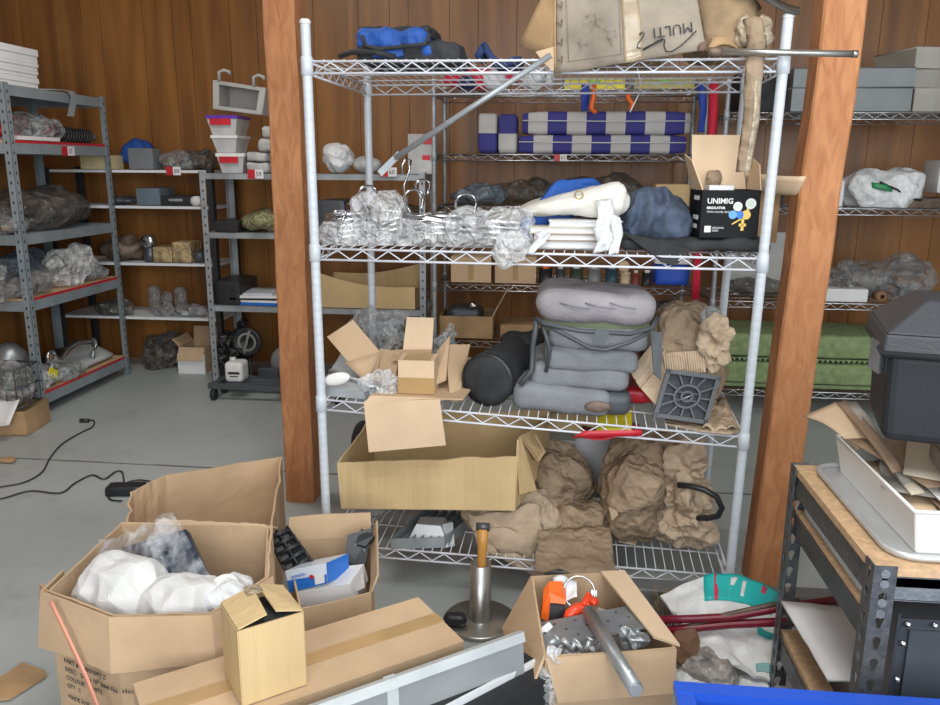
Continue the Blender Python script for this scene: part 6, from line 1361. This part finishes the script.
g = M(); g.soft(gr(686,648,.09),(.05,.07,.10),1.2,12,.02,16,6,'c',floor=.002); solo('brown_rag', g, mat('rag_brown',(.22,.12,.07),.9,bump=.4), 'brown rag at the neck of the grubby clear bag', 'rag')
g = M()
random.seed(3)
for i in range(60):
    x = .33+random.random()*.2; p = V((x,2.21-.03*random.random(),.0)); h_ = .10+.05*random.random(); g.tube([p,p+V((random.uniform(-.02,.02),0,h_*.6)),p+V((random.uniform(-.03,.03),-.01,h_))], .0015, 3)
solo('dried_grass', g, mat('straw',(.35,.26,.12),.9), 'tuft of dried straw-like scraps against the steel channel', 'straw', kind='stuff')
# blue crate at the bottom edge
T = thing('blue_crate', 'bright blue plastic crate at the bottom right corner', 'crate', (.56,1.12,0))
x0, x1, y0, y1, zt = at(684,690,1.24).x, .95, .98, 1.245, at(700,688,1.245).z
g = M()
for p,q_ in (((x0,y0),(x1,y0)),((x1,y0),(x1,y1)),((x1,y1),(x0,y1)),((x0,y1),(x0,y0))): g.slab([(*p,.002),(*q_,.002),(*q_,zt-.006),(*p,zt-.006)], .005)
g.slab([(x0,y0,.004),(x1,y0,.004),(x1,y1,.004),(x0,y1,.004)], .005); part('crate_body', g, BLUEB, T)
g = M(); 
for p,s in ((((x0+x1)/2,y0),(x1-x0+.03,.03)),(((x0+x1)/2,y1),(x1-x0+.03,.03)),((x0,(y0+y1)/2),(.03,y1-y0+.03)),((x1,(y0+y1)/2),(.03,y1-y0+.03))): g.box((*p,zt-.008-(.0015 if s[1] > .05 else 0)),(*s,.016))
part('rim', g, BLUEB, T)

# ================================================================== WORKBENCH on the right
bx0, bx1, by0, by1, bz = .587, 1.50, 1.376, 1.89, .655
T = thing('workbench', 'dark steel boltless workbench with chipboard top at the right', 'workbench', ((bx0+bx1)/2,(by0+by1)/2,0))
def keyplate(g, o, ux, uy, W, Ht, pitch=.044, k0=.0):
    """plate W x Ht with real keyholes, from origin o along ux, uy"""
    n = ux.cross(uy).normalized()*.0022; N_ = 20; cells = int(Ht/pitch)
    r = .0075
    key = []
    for i in range(N_):
        a = 2*PI*i/N_
        x, y = r*math.cos(a), r*math.sin(a)+.006
        if math.sin(a) < -.55: x = max(-.0035, min(.0035, x)); y = -.013 if math.sin(a) < -.8 else -.008
        key.append((x, y))
    for c in range(cells):
        cy_ = (c+.5)*pitch; y0_, y1_ = c*pitch, (c+1)*pitch
        outer = []
        for i in range(N_):
            a = 2*PI*i/N_; m = max(abs(math.cos(a))/(W/2), abs(math.sin(a))/(pitch/2)); outer.append((math.cos(a)/m, math.sin(a)/m))
        P = lambda x, y, s: o+ux*(W/2+x)+uy*(cy_+y)+n*s
        vs = []
        for s in (0, 1): vs += [P(*p, s) for p in outer]+[P(*p, s) for p in key]
        fs = []
        for i in range(N_):
            j = (i+1) % N_; fs += [(i, j, N_+j, N_+i), (2*N_+i, 3*N_+i, 3*N_+j, 2*N_+j), (N_+i, N_+j, 3*N_+j, 3*N_+i), (i, 2*N_+i, 2*N_+j, j)]
        g.add(vs, fs)
        for sx_ in (-1, 1):
            for sy_ in (-1, 1):
                i = {(1,1):2,(-1,1):7,(-1,-1):12,(1,-1):17}[(sx_,sy_)]
                g.add([P(sx_*W/2,sy_*pitch/2,0),P(*outer[i],0),P(*outer[(i+1)%N_],0)], [(0,1,2)])
                g.add([P(sx_*W/2,sy_*pitch/2,1),P(*outer[i],1),P(*outer[(i+1)%N_],1)], [(0,1,2)])
X_, Y_, Z_ = V((1,0,0)), V((0,1,0)), V((0,0,1))
for (x, y, sx_, sy_) in ((bx0,by0,1,1),(bx0,by1,1,-1),(bx1,by0,-1,1),(bx1,by1,-1,-1)):
    g = M(); keyplate(g, V((x,y,.0)), X_*sx_, Z_, .040, bz+.008); keyplate(g, V((x,y,0)), Y_*sy_, Z_, .040, bz+.008); part('post', g, HAMMER, T)
def beam(z, lip=.05, nm='beam'):
    for yy, s in ((by0+.006, 1), (by1-.006, -1)):
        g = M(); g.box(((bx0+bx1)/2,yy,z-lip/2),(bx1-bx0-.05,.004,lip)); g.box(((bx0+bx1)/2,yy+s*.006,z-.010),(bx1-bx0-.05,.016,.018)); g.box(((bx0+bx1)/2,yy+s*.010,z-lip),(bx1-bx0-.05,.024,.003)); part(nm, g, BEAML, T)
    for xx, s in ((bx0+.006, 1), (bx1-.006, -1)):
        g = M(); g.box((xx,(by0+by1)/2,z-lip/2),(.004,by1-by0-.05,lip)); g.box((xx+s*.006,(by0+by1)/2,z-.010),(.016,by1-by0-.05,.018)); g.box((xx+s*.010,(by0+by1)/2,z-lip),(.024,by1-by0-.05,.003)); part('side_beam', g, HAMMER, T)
beam(bz-.018, .045); beam(.205, .045)
g = M(); g.box(((bx0+bx1)/2,(by0+by1)/2,bz-.008),(bx1-bx0-.006,by1-by0-.006,.016)); part('chipboard_top', g, CHIP, T)
g = M(); g.box(((bx0+bx1)/2,(by0+by1)/2,.213),(bx1-bx0-.02,by1-by0-.02,.014)); part('chipboard_shelf', g, CHIP, T)
g = M(); g.box((bx0+.012,(by0+by1)/2,.515),(.006,by1-by0-.06,.05)); part('cross_brace', g, DARKST, T); g = M(); g.box((bx0+.02,(by0+by1)/2,.545),(.014,by1-by0-.05,.008)); part('loose_board', g, CHIP, T)
for zz_ in (.645,.625,.588,.566): part('rivet', M().cyl((bx0+.02,by0-.001,zz_),(bx0+.02,by0-.004,zz_),.008,12), BEAML, T)
# steel cabinet inside
T = thing('steel_cabinet', 'dark grey steel drawer unit with rivets under the workbench top', 'cabinet', (1.05,1.55,.221))
zt = at(915,622,1.40).z; g = M(); x0 = at(899,650,1.40).x; g.box(((x0+1.42)/2,1.47,(.222+zt)/2),(1.42-x0,.12,zt-.222)); part('casing', g, DARKST, T)
g = M(); g.box(((x0+1.42)/2+.006,1.406,(.222+zt)/2-.005),(1.42-x0-.02,.006,zt-.222-.03)); part('front_panel', g, mat('panel_steel',(.10,.115,.13),.38,.4), T)
g = M()
for px,py in ((908,625),(903,644),(897,680),(935,626)): 
    c = at(px,py,1.401); g = M(); g.lathe(c, [(.0,-.004),(.004,-.003),(.006,0)], 10, axis=rot3('X',-PI/2)); part('rivet', g, CHROME, T)
g = M(); g.slab([(x0-.012,1.39,.24),(x0-.012,1.39,zt+.02),(x0-.002,1.41,zt+.02),(x0-.002,1.41,.24)], .004); part('edge_strip', g, DARKST, T)
zl_ = .2215
g = M(); g.grid(lambda u,v: V((bx0+.008+.26*u-.012*v, 1.54+.31*v, .315-.01*u+.006*noise.noise(V((u*3,v*4,0))))), 8, 8, .006); 
solo('white_sheet', g, WHITEP, 'white plastic covered sheet lying inside the workbench on a dark box', 'sheet')
g = M(); g.box((bx0+.17,1.68,(zl_+.305)/2),(.22,.30,.305-zl_)); solo('dark_box', g, DARKST, 'dark box under the white sheet on the lower shelf of the workbench', 'box')
# on the bench
zt = bz+.001
g = M(); g.soft((.90,1.62,zt+.008),(.52,.50,.016),.9,12,.0,1); 
T = thing('metal_sheet_tray', 'shallow grey metal tray with rounded corners under the white tub on the workbench', 'tray', (.9,1.62,zt))
pp_ = []; cx_, cy_, w_, d_, rr_ = .93, 1.638, .30, .232, .05
for (sx_, sy_, a0) in ((1,1,0),(-1,1,90),(-1,-1,180),(1,-1,270)):
    for k in range(5): a = math.radians(a0+k*22.5); pp_.append(V((cx_+sx_*(w_-rr_)+rr_*math.cos(a), cy_+sy_*(d_-rr_)+rr_*math.sin(a), zt)))
g = M(); g.poly(pp_, (0,0,.004)); part('base', g, ALU, T); g = M(); g.tube([p+V((0,0,.008)) for p in pp_], .007, 7, closed=True); part('rolled_rim', g, ALU, T)
# white tub
zt += .006; Lb, Rb = .672, 1.15; fy, ky = 1.435, 1.83
f0, f1 = V((Lb+.01,fy,zt)), V((Rb,fy,zt)); k1, k0 = V((Rb,ky,zt)), V((Lb+.01,ky,zt)); hz = .083
T = thing('white_tub', 'large white plastic tub of papers on the workbench', 'tub', ((Lb+Rb)/2,(fy+ky)/2,zt))
g = M(); up = [V((Lb-.006,fy-.012,zt+hz)),V((Rb+.01,fy-.012,zt+hz)),V((Rb+.01,ky+.012,zt+hz)),V((Lb-.006,ky+.012,zt+hz))]; lo = [f0,f1,k1,k0]
for i in range(4): j = (i+1)%4; g.slab([lo[i],lo[j],up[j],up[i]], .004)
g.slab(lo, .004); part('tub_body', g, WHITEC, T)
g = M(); g.tube(up, .0045, 6, closed=True); part('rim', g, WHITEC, T)
g = M(); g.box((Lb+.11,fy-.012,zt+.045),(.10,.002,.03),rot3('X',.12)); part('embossed_label', g, mat('emboss',(.74,.73,.71),.5), T)
random.seed(11)
pm = [mat('paper_cream',(.62,.55,.42),.8), mat('paper_grey',(.33,.31,.28),.7,var=.4,vs=12), WHITEP, CARDL, mat('paper_brown',(.35,.24,.16),.8)]
lab = ['cream','grey printed','white','tan','brown']
for i in range(11):
    z_ = zt+.028+.007*i; mt = pm[i % 5]; cx_ = .80+.05*(i % 3); cy_ = 1.60+.03*((i*7) % 4); 
    g = M(); a = random.uniform(-.5,.4); rr = rz3(a); ti = .06*math.sin(i)
    g.grid(lambda u,v: V((cx_,cy_,z_))+rr@V(((u-.5)*.20,(v-.5)*.28,ti*(u-.5)*.12+.002*math.sin(v*3)+.0)), 4, 6, .002)
    solo('paper_sheet', g, mt, '%s paper sheet in the white tub, %s from the bottom' % (lab[i % 5], ('first','second','third','fourth','fifth','sixth','seventh','eighth','ninth','tenth','eleventh')[i]), 'paper', 'papers in the white tub')
g = M(); q4 = Q((803,416,1.98),(836,402,1.98),(872,438,1.80),(858,446,1.78)); g.grid(lambda u,v: q4[0].lerp(q4[1],v).lerp(q4[3].lerp(q4[2],v),u)+V((0,0,.01*math.sin(u*4))), 8, 4, .003); solo('cardboard_sheet', g, CARDL, 'cream cardboard sheet with pointed corner sticking out behind the white tub', 'cardboard')
for k,(pts,mt,lb) in enumerate(((((836,403,1.97),(846,400,1.97),(905,470,1.62),(893,472,1.60)),pm[4],'brown folded paper leaning along the left of the black case'),(((846,405,1.95),(856,404,1.95),(915,480,1.58),(903,480,1.57)),pm[1],'grey magazine leaning next to the brown folded paper'),(((852,420,1.90),(862,416,1.90),(925,488,1.54),(912,490,1.53)),pm[0],'cream leaflet leaning at the front left of the black case'))):
    q4 = Q(*pts); g = M(); g.grid(lambda u,v: q4[0].lerp(q4[1],v).lerp(q4[3].lerp(q4[2],v),u)+V((0,0,.008*math.sin(u*3+k))), 8, 3, .004); solo('folded_paper', g, mt, lb, 'paper')
# black case with chamfered lid
Yf = 1.50
T = thing('black_case', 'black plastic storage case with chamfered lid standing on the papers in the white tub', 'case', (.95,1.68,.80))
a = at(872,441,Yf); zb_ = a.z; wC, dC = .50, .26
f00 = at(873,442,Yf); k00 = gr(861,409,f00.z); e2 = (k00-f00); dC = .24; e2.z = 0; e2.normalize(); e1 = V((e2.y,-e2.x,0))
f01 = at(889,352,Yf); hB = f01.z-f00.z; e3 = V((f01.x-f00.x,0,hB)).normalized()
dd = e2*dC
zz_ = zt+.006; cM_ = f00+e1*.29+e2*.13; nmag = 4; hm = (f00.z-zz_)/nmag; ang = math.atan2(e1.y, e1.x)
for i in range(nmag):
    g = M(); c = V((cM_.x, cM_.y, zz_+hm*(i+.5))); q = rz3(ang+.06*(i-1.5)); g.box(c, (.30,.19,hm-.004), q, 0); g.box(c+V((0,0,hm/2-.0015)), (.305,.195,.002), q, 1); g.box(c-V((0,0,hm/2-.0015)), (.305,.195,.002), q, 1)
    solo('catalogue', g, [pm[1], pm[(1,4,1,4)[i]]], 'thick catalogue in the pile under the black case, '+('lowest','second from the bottom','third from the bottom','topmost')[i], 'catalogue', 'catalogues under the black case')
g = M(); o = f00; B_ = [o+V((.02,.015,0)), o+e1*wC, o+e1*wC+dd, o+dd+V((.02,-.015,0))]
lo = [o+e1*.015+e2*.012, o+e1*wC+e2*.012, o+e1*wC+dd, o+e1*.015+dd]; hi = [o+e3*hB, o+e3*hB+e1*wC, o+e3*hB+e1*wC+dd, o+e3*hB+dd]
g.hexa([p for p in lo],[p for p in hi]); cb_ = part('case_body', g, CASE, T)
m_ = cb_.modifiers.new('bevel','BEVEL'); m_.width = .018; m_.segments = 3
h0 = hi[0]; q0 = [h0-e1*.012-e2*.012, h0+e1*(wC+.01)-e2*.012, h0+e1*(wC+.01)+e2*(dC+.012), h0-e1*.012+e2*(dC+.012)]
q1 = [p+e3*.035 for p in q0]; q2 = [h0+e3*.092+e1*.055+e2*.05, h0+e3*.092+e1*(wC-.04)+e2*.05, h0+e3*.092+e1*(wC-.04)+e2*(dC-.05), h0+e3*.092+e1*.055+e2*(dC-.05)]
g = M(); g.hexa(q0, q1); g.hexa(q1, q2); lid = part('lid', g, mat('lid_plastic',(.042,.046,.052),.55,bump=.15,bs=220), T); m_ = lid.modifiers.new('bevel','BEVEL'); m_.width = .005; m_.segments = 2
g = M(); g.tube([p-e3*.002 for p in q0], .006, 6, closed=True); part('lid_rim', g, CASE, T)
g = M(); g.box(hi[0]+e2*.06-e3*.02-e1*.008,(.014,.05,.06)); part('hinge', g, CHROME, T)
# ------------------------------------------------------------------ light
def area(name, loc, size, energy, col, aim, sy=None):
    l = bpy.data.lights.new(name, 'AREA'); l.shape = 'RECTANGLE'; l.size = size; l.size_y = sy or size; l.energy = energy; l.color = col
    o = bpy.data.objects.new(name, l); COL.objects.link(o); o.location = loc
    o.rotation_euler = (V(aim)-V(loc)).to_track_quat('-Z', 'Y').to_euler(); return o
area('daylight_from_the_door', (.5,-1.5,1.75), 3.6, 140, (.93,.97,1), (0.1,3,.7), 1.9)
area('daylight_from_the_side', (3.4,-.2,2.0), 1.6, 50, (.95,.98,1), (-.2,3.6,1.2), 1.6)
area('overhead_area', (-1.6,3.2,2.9), 1.2, 26, (1,.97,.92), (-1.6,3.2,0), .4)
area('overhead_area', (.1,.7,2.9), 1.4, 34, (1,.98,.95), (.6,1.2,0), .6)  # added fill above the foreground to brighten it, not a known fitting
w = bpy.data.worlds.new('world'); S.world = w; w.use_nodes = True
w.node_tree.nodes['Background'].inputs[0].default_value = (.75,.85,1,1); w.node_tree.nodes['Background'].inputs[1].default_value = .22
S.view_settings.view_transform = 'Standard'; S.view_settings.look = 'None'; S.view_settings.gamma = 1; S.view_settings.exposure = -.02
S.view_settings.use_curve_mapping = False
S.cycles.max_bounces = 6; S.cycles.transparent_max_bounces = 24; S.cycles.use_denoising = True
